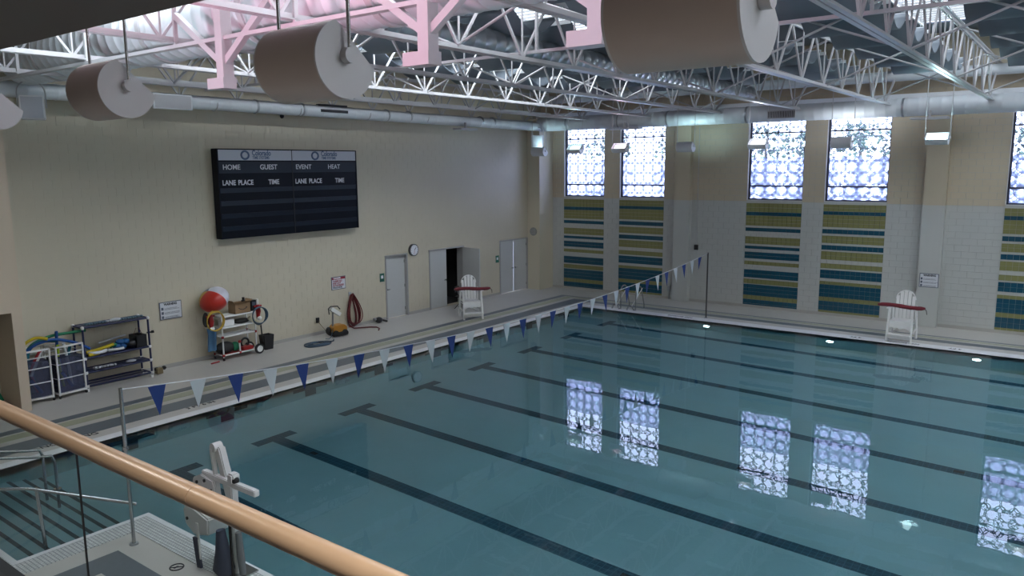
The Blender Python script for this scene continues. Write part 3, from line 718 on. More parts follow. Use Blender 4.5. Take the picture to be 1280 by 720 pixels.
# signs
def warning_sign(loc, rot, W, Hh, lab, prints):
    t = thing('warning_sign', lab, 'sign', loc); t.rotation_euler = rot
    MB().box(0, W, -.012, 0, 0, Hh).build('border', ink, t); MB().box(.02, W-.02, -.016, -.01, .02, Hh-.02).build('board', mat('sign_white', (.62, .64, .68), .5), t)
    prints(t, W, Hh); return t
def warn(t, W, Hh):
    text('lettering', 'WARNING', .085, blackprint, t, (W*.2, -.017, Hh*.80), FACE_NY, bold=.004, sx=.85)
    for k in range(3):
        z = Hh*(.62-.24*k)
        MB().box(W*.07, W*.17, -.019, -.015, z-.035, z+.035).build('pictogram', ink, t)
    for k, s in enumerate(('NO LIFEGUARD ON DUTY', 'NO DIVING  SHALLOW WATER', 'SHOWER BEFORE ENTERING')):
        text('lettering', s, .032, ink, t, (W*.21, -.017, Hh*(.60-.24*k)), FACE_NY, sx=.9)
        MB().box(W*.21, W*.88, -.018, -.0155, Hh*(.55-.24*k), Hh*(.57-.24*k)).build('printed_line', ink, t)
warning_sign((14.68, -.242, 1.26), (0, 0, 0), .54, .44, 'white warning sign on the pilaster of the window wall', warn)
warning_sign((.002, -17.08, 1.27), (0, 0, PI/2), .60, .46, 'white warning sign on the left wall right of the navy rack', warn)
redprint = mat('red_print', (.30, .02, .04), .5)
def dang(t, W, Hh):
    MB().box(.02, W-.02, -.02, -.015, Hh*.78, Hh-.02).build('header', redprint, t)
    text('lettering', 'DANGER', .07, whiteprint, t, (W*.14, -.022, Hh*.83), FACE_NY, bold=.003)
    for k, s in enumerate(('CHEMICALS', 'KEEP OUT', 'AUTHORIZED', 'PERSONNEL')): text('lettering', s, .075, redprint if k < 3 else ink, t, (W*.08, -.018, Hh*(.60-.165*k)), FACE_NY, bold=.002, sx=.95)
t = warning_sign((.002, -11.49, 1.31), (0, 0, PI/2), .57, .41, 'white sign with red printing above the red hose', dang)
for y, lab in ((-9.33, 'small green sign beside the single grey door'), (-3.06, 'small green sign left of the far double doors')):
    t = thing('door_sign', lab, 'sign', (.0, y, 1.46)); MB().box(0, .012, -.10, .10, -.14, .14).build('plate', mat('sign_green', (.02, .12, .09), .5), t)
    MB().box(.012, .014, -.05, .05, -.03, .07).build('pictogram', whiteprint, t)
t = thing('wall_outlet', 'small dark outlet box low on the left wall by the yellow machine', 'outlet', (0, -12.1, .46)); MB().box(0, .05, -.05, .05, -.08, .08).build('box', black, t)
t = thing('wall_vent', 'small round grey vent on the corner column', 'vent', (.31, -.98, 2.43)); MB().cyl((0, 0, 0), (0, -.03, 0), .17, 24).build('rim', mat('vent_grey', (.25, .25, .24), .5), t)
vv = MB()
for k in range(6): vv.box(-.13, .13, -.045, -.028, -.12+k*.045, -.10+k*.045)
vv.build('slat', doorframe, t)
t = thing('switch_box', 'small dark electrical box with conduit on the window wall', 'switch', (7.1, 0, 2.1)); MB().box(-.07, .07, -.06, 0, -.13, .06).build('box', black, t); MB().cyl((0, -.02, .06), (0, -.02, 4.4), .012, 8).build('conduit', steel, t)
t = thing('floor_spigot', 'short grey spigot post at the foot of the window wall', 'spigot', (6.05, -.06, 0)); MB().box(-.05, .05, -.04, .05, .30, .52).build('box', galv, t); MB().cyl((0, 0, 0), (0, 0, .3), .02, 8).build('pipe', galv, t)

# ================================================================= THINGS ON THE DECK
# ---- flag line
import itertools
FXx = 8.73
fl = thing('pennant_line', 'line of blue and white pennants strung across the pool', 'flags', (FXx, 0, 0))
def lz(y):
    u = (y+22.34)/(22.34-2.80); return 2.20-.53*4*u*(1-u)
MB().tube([(0, -22.34+(19.54)*i/40, lz(-22.34+19.54*i/40)) for i in range(41)], .008, 6).build('rope', whiteprint, fl)
bluef = mat('blue_pennant', (.012, .045, .22), .6); whitef = mat('white_pennant', (.62, .68, .70), .6)
FLY = [-21.84+.613*k for k in range(31)]
for k, y in enumerate(FLY):
    z = lz(y)-.005; a = random.uniform(-.05, .05)
    MB().add([(-.001, y-.13, z), (-.001, y+.13, z), (a, y+random.uniform(-.01, .01), z-.43), (.003, y-.13, z), (.003, y+.13, z), (a+.004, y, z-.43)],
             [(0, 1, 2), (5, 4, 3), (0, 3, 4, 1), (1, 4, 5, 2), (2, 5, 3, 0)]).build('pennant', bluef if k % 2 == 0 else whitef, fl, label='blue pennant' if k % 2 == 0 else 'white pennant')
def post(y, lab):
    t = thing('flag_pole', lab, 'pole', (FXx, y, 0), 0)
    MB().cyl((0, 0, 0), (0, 0, 2.22), .024, 12).build('pole', stainless if y < -10 else mat('dark_pole', (.10, .10, .10), .4, metal=.5), t)
    MB().cyl((0, 0, 0), (0, 0, .02), .06, 16).build('base_flange', galv, t)
    return t
t = post(-22.34, 'tall stainless flag pole standing on the near deck corner')
MB().cyl((0, 0, 1.36), (0, 0, 1.4), .035, 10).beam((-.08, 0, 1.38), (.08, 0, 1.38), .01, .01).build('cleat', stainless, t)
post(-2.80, 'tall dark flag pole on the far deck before the striped wall')

# ---- lifeguard chairs (built facing +x, then turned)
def guard_chair(loc, rz, lab, tube_lab):
    t = thing('lifeguard_chair', lab, 'chair', loc, rz, 'white lifeguard chairs')
    w_ = .30
    for sx, sy in ((.34, -1), (.34, 1), (-.36, -1), (-.36, 1)):
        MB().beam((sx+(.06 if sx > 0 else -.06), sy*(w_+.02), 0), (sx*.72, sy*w_, .98 if sx > 0 else 1.0), .05, .09).build('leg', pvc, t)
    MB().box(-.26, .30, -.29, .29, .56, .60).build('seat', pvc, t)
    for k in range(5):
        y = -.2+.1*k; top = 1.42-.10*(abs(k-2)/2)**2*1.6
        MB().beam((-.24, y, .60), (-.36, y*1.05, top), .085, .02, (1, 0, 0)).build('back_slat', pvc, t)
    arcp = [(-.365, .26*math.cos(a), 1.16+.26*math.sin(a)) for a in [PI*k/10 for k in range(11)]]
    MB().tube(arcp, .016, 6).build('back_rim', pvc, t)
    for s in (-1, 1): MB().box(-.34, .34, s*.33-.05, s*.33+.05, .95, .98).build('armrest', pvc, t)
    MB().box(.26, .30, -.30, .30, .40, .56).build('front_apron', pvc, t)
    MB().box(.26, .52, -.30, .30, .20, .235).build('footrest', pvc, t)
    MB().box(.36, .40, -.32, .32, .10, .20).build('front_rail', pvc, t)
    MB().beam((-.36, -.3, .15), (-.34, .3, .5), .05, .025, (1, 0, 0)).beam((-.36, .3, .15), (-.34, -.3, .5), .05, .025, (1, 0, 0)).build('cross_brace', pvc, t)
    for s in (-1, 1): MB().beam((-.36, s*.31, .3), (.36, s*.31, .3), .03, .06).build('side_rail', pvc, t)
    # rescue tube laid over the armrests
    rt = thing('rescue_tube', tube_lab, 'rescue tube', loc, rz, 'dark red rescue tubes')
    pts = [(.30, -.62+1.24*k/12, 1.045+.02*math.sin(k*.5)) for k in range(13)]
    MB().tube(pts, .05, 10, rs=[.03]+[.058]*5+[.062]+[.058]*5+[.03]).build('tube', mat('maroon_foam', (.16, .008, .018), .5), rt)
    MB().tube([(.30, .60, 1.05), (.36, .66, .98), (.34, .67, .88)], .01, 6).build('strap', black, rt)
guard_chair((2.12, -7.25, 0), math.radians(-38), 'low white lifeguard chair by the open storage door', 'dark red rescue tube across the chair by the open storage door')
guard_chair((14.70, -2.70, 0), -PI/2, 'low white lifeguard chair before the window wall', 'dark red rescue tube across the chair before the window wall')
t = thing('folding_chair', 'black folding chair by the open storage door, behind the guard chair', 'chair', (.72, -6.1, 0), math.radians(20))
for s in (-1, 1): MB().tube([(.2, s*.2, 0), (-.2, s*.2, .82)], .012, 6).tube([(-.22, s*.18, 0), (.18, s*.18, .44)], .012, 6).build('leg', black, t)
MB().box(-.2, .2, -.2, .2, .43, .46).build('seat', black, t); MB().box(-.22, -.18, -.21, .21, .6, .8).build('backrest', black, t)

# ---- pool ladder / grab rails at the far edge
t = thing('grab_rail', 'curved stainless grab rails with a white strip at the far left pool corner', 'rail', (0, 0, 0))
for x in (5.55, 6.15):
    MB().tube([(x, -2.95, 0), (x, -2.95, .62)]+arc((x, -2.72, .62), .23, PI, 0, 8, 'yz')[1:]+[(x, -2.42, .45), (x, -2.3, .12), (x, -2.3, 0)], .022, 8).build('rail', stainless, t)
    MB().tube([(x-.04, -2.98, 0), (x-.10, -3.02, .14), (x-.25, -3.02, .14), (x-.32, -3.0, 0)], .03, 8).build('foot_loop', stainless, t)
for x in (5.55, 6.15): MB().tube([(x-.15, -2.95, .15), (x+.08, -2.6, .78)], .014, 6).build('white_strip', pvc, t)

# ---- mesh bins with pool noodles
mesh_m = mat('dark_mesh_net', (.06, .07, .13), .8, noise=.3, nscale=30)
_b = mesh_m.node_tree.nodes['Principled BSDF']; _b.inputs['Alpha'].default_value = .72
def storage_bin(loc, rz, lab):
    t = thing('mesh_bin', lab, 'bin', loc, rz, 'white framed mesh bins')
    W, D, Hh = .30, .24, 1.18; r = .022
    for sx in (-1, 1):
        for sy in (-1, 1):
            MB().cyl((sx*D, sy*W, .07), (sx*D, sy*W, Hh), r, 8).build('corner_post', pvc, t)
            cs = MB().cyl((sx*D, sy*W-.015, .035), (sx*D, sy*W+.015, .035), .035, 12).build('caster', rubber, t)
    for z in (.10, .45, .78, 1.02, Hh):
        ring = [(-D, -W, z), (D, -W, z), (D, W, z), (-D, W, z)]
        MB().tube(ring, r if z in (.10, Hh) else .013, 8, closed=True).build('frame_ring', pvc, t)
    MB().box(-D, D, -W, W, .09, .12).build('base_board', pvc, t)
    MB().box(-D+.02, D-.02, -W+.02, W-.02, .13, .92).build('mesh_bag', mesh_m, t)
storage_bin((.36, -20.28, 0), math.radians(-4), 'white framed mesh bin half hidden behind the projecting wall')
storage_bin((.38, -19.60, 0), math.radians(6), 'white framed mesh bin standing beside the navy rack')
NC = {'yellow': (.55, .42, .01), 'blue': (.01, .08, .30), 'green': (.01, .18, .08), 'teal': (.01, .16, .22), 'red': (.35, .02, .03), 'white': (.7, .72, .74), 'lime': (.35, .5, .02)}
def noodle(pts, colr, lab, r=.033):
    # smooth through control points
    P = [Vector(p) for p in pts]; out = []
    for i in range(len(P)-1):
        p0 = P[max(i-1, 0)]; p1 = P[i]; p2 = P[i+1]; p3 = P[min(i+2, len(P)-1)]
        for k in range(6):
            s = k/6; out.append(.5*((2*p1)+(p2-p0)*s+(2*p0-5*p1+4*p2-p3)*s*s+(3*p1-p0-3*p2+p3)*s**3))
    out.append(P[-1])
    o = MB().tube(out, r, 10).build('pool_noodle', mat('foam_'+colr, NC[colr], .6))
    tag(o, lab, 'noodle', 'foam pool noodles'); return o
noodle([(.3, -20.5, .3), (.3, -20.45, 1.15), (.4, -20.2, 1.42), (.5, -19.95, 1.38)], 'yellow', 'yellow foam noodle arching over the left mesh bin')
noodle([(.25, -20.4, .3), (.3, -20.35, 1.1), (.45, -19.9, 1.34), (.5, -19.4, 1.2), (.56, -19.1, 1.0)], 'blue', 'blue foam noodle drooping from the bins onto the rack')
noodle([(.22, -20.3, .3), (.22, -20.3, 1.1), (.3, -19.9, 1.38), (.4, -19.3, 1.42), (.42, -19.1, 1.42)], 'green', 'green foam noodle lying flat across both bins')
noodle([(.28, -20.2, .3), (.26, -20.3, 1.0), (.3, -20.1, 1.3), (.38, -19.75, 1.28)], 'teal', 'teal foam noodle bent over the left mesh bin')
noodle([(.36, -20.2, .2), (.42, -20.32, .7), (.44, -20.1, 1.15)], 'red', 'red foam noodle leaning inside the left mesh bin')
noodle([(.46, -20.35, .6), (.44, -20.1, 1.1)], 'white', 'white foam tube leaning inside the left mesh bin')
noodle([(.4, -19.5, .2), (.42, -19.55, .8), (.46, -19.62, 1.22)], 'white', 'white foam tube leaning inside the right mesh bin')
noodle([(.34, -19.65, .2), (.36, -19.72, .8), (.5, -19.76, 1.2)], 'lime', 'lime foam stick upright inside the right mesh bin')
noodle([(.30, -19.5, .2), (.32, -19.5, .8), (.36, -19.45, 1.1)], 'teal', 'teal foam noodle inside the right mesh bin')
noodle([(.30, -19.62, .2), (.32, -19.70, 1.0), (.4, -19.72, 1.5)], 'blue', 'dark blue foam noodle standing upright in the right mesh bin')
noodle([(.44, -20.15, .18), (.44, -20.35, .5)], 'blue', 'blue foam roll low inside the left mesh bin')
noodle([(.42, -19.5, .18), (.44, -19.7, .55)], 'blue', 'blue foam roll low inside the right mesh bin')

# ---- navy pipe rack with swim gear
rk = thing('equipment_rack', 'navy pipe rack with white joints and four sloping shelves', 'rack', (0, 0, 0))
y0, y1 = -19.22, -17.68; xb, xf = .07, .54
for x in (xb, xf):
    for y in (y0, y1):
        MB().cyl((x, y, .04), (x, y, 1.52), .024, 10).build('upright', bluepvc, rk)
for z in (.12, .44, .78, 1.50):
    for x in (xb, xf): MB().cyl((x, y0, z), (x, y1, z), .024, 10).build('shelf_rail', bluepvc, rk)
    for y in (y0, y1): MB().cyl((xb, y, z), (xf, y, z), .022, 8).build('end_rail', bluepvc, rk)
    for xx in ((xb+xf)/2,): MB().cyl((xx, y0, z), (xx, y1, z), .02, 8).build('shelf_rail', bluepvc, rk)
    if z in (.44, .78, 1.5): MB().box(xb+.02, xf-.02, y0+.02, y1-.02, z-.005, z+.006).build('shelf', bluepvc, rk)
    for x in (xb, xf):
        for y in (y0, y1): MB().ellip((x, y, z), .042, .042, .045, 10, 6).build('joint', pvc, rk, label='white pipe joint')
for x in (xb, xf):
    for y in (y0, y1): MB().cyl((x, y, 0), (x, y, .07), .032, 10).build('foot', pvc, rk, label='white foot')
fin_m = [mat('fin_steel_blue', (.10, .17, .22), .5), mat('fin_pale', (.5, .52, .56), .5), mat('fin_clear', (.35, .38, .40), .4)]
def goggle(x, y, z, k, lab, grp):
    mb = MB().ellip((0, -.035, 0), .05, .035, .03, 10, 6).ellip((0, .035, 0), .05, .035, .03, 10, 6).tube(arc((-.05, 0, 0), .07, PI/2, 1.5*PI, 8, 'xy'), .008, 6)
    o = mb.build('swim_goggles', fin_m[k]); o.location = (x, y, z+.04); tag(o, lab, 'goggles', grp); return o
TOPN = ['leftmost', 'second', 'third', 'fourth', 'fifth', 'sixth', 'seventh', 'eighth', 'ninth', 'rightmost']
for k, y in enumerate([-19.05, -18.93, -18.82, -18.68, -18.56, -18.26, -18.14, -18.02, -17.9, -17.8]):
    goggle(.42, y, 1.51, k % 3 if k in (4,) else 0, 'slate swim goggles on the rack top shelf, %s along the line' % TOPN[k], 'goggles on the rack top shelf')
o = MB().ellip((0, 0, 0), .06, .14, .045).build('hand_paddle', fin_m[1]); o.location = (.42, -18.4, 1.56); tag(o, 'pale hand paddle among the goggles on the rack top shelf', 'paddle')
for k, y in enumerate((-18.92, -18.80, -18.66, -18.55)): goggle(.44, y, .45, 1, 'pale swim goggles on the lower rack shelf, %s from the left' % ['first', 'second', 'third', 'fourth'][k], 'goggles on the lower rack shelf')
o = MB().ellip((0, 0, 0), .05, .13, .035).build('hand_paddle', fin_m[1]); o.location = (.44, -18.12, .49); tag(o, 'pale hand paddle lying alone on the lower rack shelf', 'paddle')
noodle([(.4, -19.12, .88), (.42, -18.8, .92), (.42, -18.5, .98)], 'yellow', 'yellow noodle lying on the middle rack shelf', .04)
noodle([(.5, -19.12, .84), (.5, -18.95, .84), (.5, -18.88, .845)], 'yellow', 'short yellow foam piece at the rack shelf edge', .04)
o = MB().tube([(.4+.13*math.cos(a), -18.88+.2*math.sin(a), .87) for a in [2*PI*k/20 for k in range(20)]], .04, 8, closed=True).build('swim_ring', mat('foam_white', NC['white'], .6)); tag(o, 'white foam ring lying on the middle rack shelf', 'ring')
noodle([(.42, -18.62, .85), (.50, -18.5, .86), (.5, -18.3, .855)], 'white', 'short white foam tube on the middle rack shelf')
o = MB().tube([(.34, -18.55, .90), (.40, -18.45, .96), (.34, -18.38, .9)], .04, 8).build('foam_belt', mat('foam_green', NC['green'], .6)); tag(o, 'green foam belt on the middle rack shelf', 'belt')
for k, (y, z) in enumerate(((-18.38, .90), (-18.25, .88), (-18.3, .99), (-18.17, .98))):
    o = MB().ellip((0, 0, 0), .11, .10, .07, 10, 6).build('swim_vest', mat('vest_blue', (.01, .09, .26), .6)); o.location = (.33, y, z-.005); tag(o, 'crumpled blue swim vest on the middle rack shelf, %s of the heap' % ['lower left', 'lower right', 'upper left', 'upper right'][k], 'vest', 'blue vests on the rack')
noodle([(.12, -18.7, 1.0), (.12, -18.3, 1.06), (.12, -18.05, 1.08)], 'white', 'white foam bar along the back of the middle rack shelf', .02)
for k, (y, sx, lab) in enumerate(((-18.02, .16, 'black gear heap on the middle rack shelf, left of the crate'), )):
    o = MB().ellip((0, 0, 0), .16, .17, .12, 10, 6).build('gear_pile', black); o.location = (.32, y, .9); tag(o, lab, 'gear')
t = thing('black_crate', 'black crate at the right end of the middle rack shelf', 'crate', (.30, -17.84, .79))
MB().box(-.18, .18, -.13, .13, 0, .015).box(-.18, .18, -.13, -.115, 0, .3).box(-.18, .18, .115, .13, 0, .3).box(-.18, -.165, -.13, .13, 0, .3).box(.165, .18, -.13, .13, 0, .3).build('body', black, t)
MB().tube([(0, -.1, .3), (0, -.03, .45), (0, .05, .45), (0, .1, .3)], .008, 6).build('handle', mat('cord_brown', (.12, .05, .03), .7), t)
t = thing('small_dolly', 'small dark trolley on the floor at the right end of the rack', 'trolley', (.42, -17.42, 0))
MB().box(-.06, .1, -.1, .04, .03, .17).build('body', mat('tan_plastic', (.22, .17, .09), .6), t)
for y in (-.08, .12): MB().cyl((-.02, y, .14), (.02, y, .14), .05, 10).build('wheel', black, t)
MB().cyl((0, .06, .14), (.1, .12, .16), .02, 8).build('arm', black, t)
t = thing('wall_hook', 'black hook on the wall beside the rack', 'hook', (0, -17.45, 1.02)); MB().cyl((0, 0, 0), (.12, .1, .02), .02, 8).build('hook', black, t); MB().cyl((.1, .06, .02), (.13, .12, .03), .035, 8).build('tip', black, t)

# ---- cone pair by the opening
t = thing('sport_cone', 'green and orange cone on the floor in the wall opening', 'cone', (.35, -20.98, 0))
MB().cyl((0, 0, 0), (0, 0, .22), .12, 14, .07).build('base', mat('orange_red', (.45, .05, .02), .5), t); MB().cyl((0, 0, .19), (0, 0, .42), .10, 14, .015).build('top', mat('foam_green', NC['green'], .5), t, label='green cone top')

# ---- vacuum cart
ct = thing('utility_cart', 'white pipe cart with red joints holding pool maintenance gear', 'cart', (0, 0, 0))
cy0, cy1, cxb, cxf = -15.70, -14.68, .16, .56
for x in (cxb, cxf):
    for y in (cy0, cy1): MB().cyl((x, y, .06), (x, y, 1.20), .022, 10).build('upright', pvc, ct)
for z in (.14, .64, .88, 1.18):
    for x in (cxb, cxf): MB().cyl((x, cy0, z), (x, cy1, z), .022, 8).build('rail', pvc, ct)
    for y in (cy0, cy1): MB().cyl((cxb, y, z), (cxf, y, z), .020, 8).build('end_rail', pvc, ct)
for z in (.14, .64):
    for x in (cxb, cxf):
        for y in (cy0, cy1): MB().ellip((x, y, z), .04, .04, .042, 8, 6).build('joint', redpl, ct, label='red pipe joint')
MB().cyl((cxf, -15.2, .14), (cxf, -15.2, .42), .022, 8).build('short_post', pvc, ct); MB().ellip((cxf, -15.2, .14), .04, .04, .042, 8, 6).ellip((cxf, -15.2, .44), .04, .05, .042, 8, 6).build('joint', redpl, ct, label='red pipe joint')
for z in (.88, 1.18): MB().box(cxb, cxf, cy0, cy1, z+.012, z+.025).build('shelf', pvc, ct)
MB().box(cxb, cxf, cy0, cy1, .14, .155).build('base_tray', redpl, ct, label='red lower tray')
for x in (.3, .42): MB().cyl((x, cy0, .64), (x, cy1, .64), .014, 8).build('rail', pvc, ct)
for x in (cxb-.03, cxf+.05):
    wh = MB().cyl((x-.025, -14.62, .14), (x+.025, -14.62, .14), .14, 24).build('wheel', rubber, ct)
    MB().cyl((x-.03, -14.62, .14), (x+.03, -14.62, .14), .09, 20).build('hub', pvc, wh)
for x in (cxb, cxf): MB().cyl((x, cy0, 0), (x, cy0, .08), .03, 10).build('foot', black, ct)
# beach ball
bc = (.44, -15.80, 1.68)
bb_ = thing('beach_ball', 'large red and white beach ball sitting on top of the cart', 'ball', bc)
bb_.rotation_euler = (math.radians(-12), math.radians(30), math.radians(-110))
for k in range(6):
    n = 5; vs = []; m = 14
    for i in range(m+1):
        th = PI*i/m
        for q in range(n+1):
            ph = 2*PI*(k+q/n)/6; r_b = .36
            vs.append((r_b*1.1*math.sin(th)*math.cos(ph), r_b*1.15*math.sin(th)*math.sin(ph), r_b*.82*math.cos(th)))
    fs = [(i*(n+1)+q, (i+1)*(n+1)+q, (i+1)*(n+1)+q+1, i*(n+1)+q+1) for i in range(m) for q in range(n)]
    mm = [mat('ball_red', (.50, .03, .02), .35), mat('ball_white', (.62, .62, .68), .35), mat('ball_yellow', (.45, .30, .03), .35), mat('ball_white', (.6,)*3), mat('ball_blue', (.03, .10, .22), .35), mat('ball_white', (.6,)*3)][[0, 0, 1, 1, 4, 2][k]]
    MB().add(vs, fs, True).build('gore', mm, bb_, label=['red gore', 'red gore', 'white gore', 'white gore', 'blue gore', 'yellow gore'][k])
# cardboard box with a curved arrow mark
bx = thing('cardboard_box', 'open brown cardboard box with a dark smile mark on the cart top', 'box', (.38, -15.02, 1.205))
card = mat('cardboard', (.30, .19, .10), .8, noise=.08)
MB().box(-.16, .16, -.24, .24, 0, .012).box(.15, .16, -.24, .24, 0, .28).box(-.16, -.15, -.24, .24, 0, .28).box(-.16, .16, -.24, -.23, 0, .28).box(-.16, .16, .23, .24, 0, .28).build('body', card, bx)
MB().beam((.16, 0, .28), (.24, 0, .33), .48, .006, (0, 0, 1)).beam((0, .24, .28), (0, .32, .34), .3, .006, (0, 0, 1)).beam((0, -.24, .28), (0, -.3, .36), .3, .006).build('flap', card, bx)
MB().tube([(.163, -.13+.26*k/10, .15-.05*math.sin(PI*k/10)) for k in range(11)], .008, 6).tube([(.163, .13, .15), (.163, .10, .165)], .007, 6).build('printed_mark', blackprint, bx)
# contents on the shelves
o = MB().box(-.14, .14, -.17, .17, 0, .18).build('white_bin', pvc, bevel=.02); o.location = (.38, -15.45, .905); tag(o, 'white plastic tub on the second cart shelf', 'tub')
o = MB().ellip((0, 0, 0), .15, .26, .07).build('black_bag', rubber); o.location = (.36, -14.98, .965); tag(o, 'flat black bag on the second cart shelf', 'bag')
o = MB().ellip((0, 0, 0), .13, .13, .13).build('green_ball', mat('foam_green', NC['green'])); o.location = (.36, -15.22, .285); tag(o, 'green ball on the bottom tray of the cart', 'ball')
o = MB().ellip((0, 0, 0), .17, .28, .17, 14, 8).build('black_sack', rubber); o.location = (.34, -15.52, .30); tag(o, 'black cloth sack slumped on the cart tray', 'sack')
o = MB().tube(arc((.38, -14.92, .34), .12, 0, 2*PI, 16, 'yz')[:-1], .03, 8, closed=True).build('hose_reel', black); tag(o, 'black hose loop on the cart tray', 'hose')
o = MB().box(-.12, .12, -.16, .16, 0, .1).build('red_toolbox', redpl, bevel=.01); o.location = (.42, -14.92, .157); tag(o, 'low red tray box on the bottom of the cart', 'box')
cl = MB(); n = 8
cv = [(.03*math.sin(q*1.3)+.012*math.sin(r_*2), -.13+.26*q/n+.02*math.sin(r_), -.62*r_/4) for r_ in range(5) for q in range(n+1)]
cl.add(cv+[(x-.02, y, z) for x, y, z in cv], [(r_*(n+1)+q, r_*(n+1)+q+1, (r_+1)*(n+1)+q+1, (r_+1)*(n+1)+q) for r_ in range(4) for q in range(n)]+[(45+r_*(n+1)+q, 45+(r_+1)*(n+1)+q, 45+(r_+1)*(n+1)+q+1, 45+r_*(n+1)+q+1) for r_ in range(4) for q in range(n)], True)
o = cl.build('blue_towel', mat('slate_blue_cloth', (.06, .15, .26), .8), norm=False); o.location = (.42, -15.92, .92); tag(o, 'slate blue cloth hanging from the left end of the cart', 'cloth')
t = thing('yellow_hose', 'coiled yellow hose hung on the left end of the cart', 'hose', (.66, -15.95, 1.16))
for k in range(3): MB().tube([(k*.02, (.23+k*.012)*math.cos(a), (.27-k*.01)*math.sin(a)-k*.012) for a in [2*PI*q/28 for q in range(28)]], .014, 6, closed=True).build('loop', mat('yellow_rubber', (.50, .33, .04), .5), t)
t = thing('blue_hose', 'coiled blue-grey hose hung on the right end of the cart', 'hose', (.68, -14.62, 1.08))
for k in range(4): MB().tube([(k*.02, (.21+k*.012)*math.cos(a), (.25-k*.01)*math.sin(a)+k*.006) for a in [2*PI*q/28 for q in range(28)]], .013, 6, closed=True).build('loop', mat('blue_grey_rubber', (.05, .10, .15), .5), t)
for i_, (x, y, z, lab) in enumerate(((.5, -15.98, 1.12, 'red hand pump hanging inside the yellow hose coil'), (.6, -14.6, 1.2, 'red and white pump head inside the blue hose coil'))):
    t = thing('hand_pump', lab, 'pump', (x, y, z)); MB().tube([(0, 0, -.2), (0, .02, .0), (.0, .0, .18)], .05, 10, rs=[.04, .07, .05]).build('body', redpl, t); MB().cyl((0, 0, .16), (0, 0, .34), .03, 8).build('handle', pvc, t); MB().cyl((0, -.12, .14), (0, .12, .14), .025, 8).build('crossbar', redpl, t); MB().ellip((.03, .02, -.2), .05, .07, .06).build('gauge', pvc, t)
    if i_ == 0: MB().ellip((-.06, -.1, .05), .05, .09, .2).build('sleeve', black, t)
t = thing('spray_bottle', 'small black bottle standing behind the cardboard box', 'bottle', (.25, -14.80, 1.205)); MB().cyl((0, 0, 0), (0, 0, .3), .06, 12).build('body', black, t); MB().cyl((0, 0, .3), (0, 0, .38), .035, 10).build('cap', black, t)
t = thing('black_device', 'small black device on the right corner of the cart top', 'device', (.45, -14.66, 1.21)); MB().box(-.08, .08, -.09, .09, 0, .3).build('body', black, t, bevel=.015); MB().box(.08, .085, -.06, .06, .15, .25).build('screen', ink, t)
t = thing('brush_head', 'cream plastic brush hanging at the right end of the cart', 'brush', (.5, -14.83, .72)); MB().beam((0, 0, .32), (.1, .28, .08), .12, .1).build('head', mat('cream_plastic', (.5, .47, .33), .5), t); MB().cyl((.1, .3, .1), (.12, .32, -.4), .02, 8).build('stem', black, t)
t = thing('black_bucket', 'black square bucket on the floor right of the cart', 'bucket', (.30, -14.16, 0))
MB().prism([(-.11, -.12), (.11, -.12), (.11, .12), (-.11, .12)], 'z', 0, .02).build('base', black, t)
for (xa, ya, xc, yc) in ((-.14, -.16, .14, -.16), (.14, -.16, .14, .16), (.14, .16, -.14, .16), (-.14, .16, -.14, -.16)):
    MB().add([(xa*.8, ya*.8, 0), (xc*.8, yc*.8, 0), (xc, yc, .42), (xa, ya, .42), (xa*.75, ya*.75, 0.01), (xc*.75, yc*.75, 0.01), (xc*.94, yc*.94, .42), (xa*.94, ya*.94, .42)], [(0, 1, 2, 3), (7, 6, 5, 4), (3, 2, 6, 7), (0, 4, 5, 1), (0, 3, 7, 4), (1, 5, 6, 2)]).build('side', black, t)
t = thing('chemical_tube', 'red tool lying on the floor at the left foot of the cart', 'tool', (.62, -16.0, 0)); MB().cyl((0, -.12, .02), (0, .12, .03), .02, 8).build('body', redpl, t)

# ---- robot pool cleaner on its caddy, with its blue cable coil
rb = thing('pool_cleaner', 'yellow and black robotic pool cleaner on an upright white caddy', 'machine', (.62, -11.80, 0), math.radians(-8))
MB().box(-.16, .20, -.30, .24, .03, .15).build('brush_base', rubber, rb, bevel=.02)
MB().prism([(-.26, .12), (.22, .12), (.22, .28), (.12, .36), (-.18, .36), (-.26, .28)], 'x', -.14, .16).build('body', mat('machine_yellow', (.45, .20, .02), .4), rb, bevel=.015)
for y in (-.2, .12): MB().cyl((.15, y, .12), (.20, y, .12), .09, 16).build('track_wheel', rubber, rb)
MB().tube([(0, -.2, .3), (0, -.17, .75)], .03, 8).build('stem', mat('grey_plastic', (.18, .19, .2), .5), rb)
MB().beam((.02, -.26, .88), (.02, .05, .66), .16, .12).build('control_box', pvc, rb, bevel=.01)
MB().tube([(.1, -.36, .72), (.1, -.38, .90), (.1, -.3, .96), (.1, -.06, .94), (.1, .02, .84)], .018, 8).build('handle', black, rb)
MB().ellip((-.02, -.34, .2), .07, .09, .12).build('motor', black, rb)
t = thing('cable_coil', 'dark blue cable coiled flat on the deck by the pool cleaner', 'cable', (1.08, -12.98, 0))
cb = mat('cable_blue', (.05, .09, .14), .5)
for k in range(6):
    MB().tube([(.30*math.cos(a)*(1-.11*k)+.02*math.sin(3*a+k), .42*math.sin(a)*(1-.10*k), .02+.004*k+.004*math.sin(2*a+k)) for a in [2*PI*q/36 for q in range(36)]], .017, 6, closed=True).build('loop', cb, t)
MB().tube([(-.05, .35, .1), (-.2, .6, .03), (-.35, .8, .05), (-.42, .95, .3)], .012, 6).tube([(.1, .38, .04), (.05, .55, .02), (-.1, .68, .02)], .015, 6).build('loose_end', cb, t)
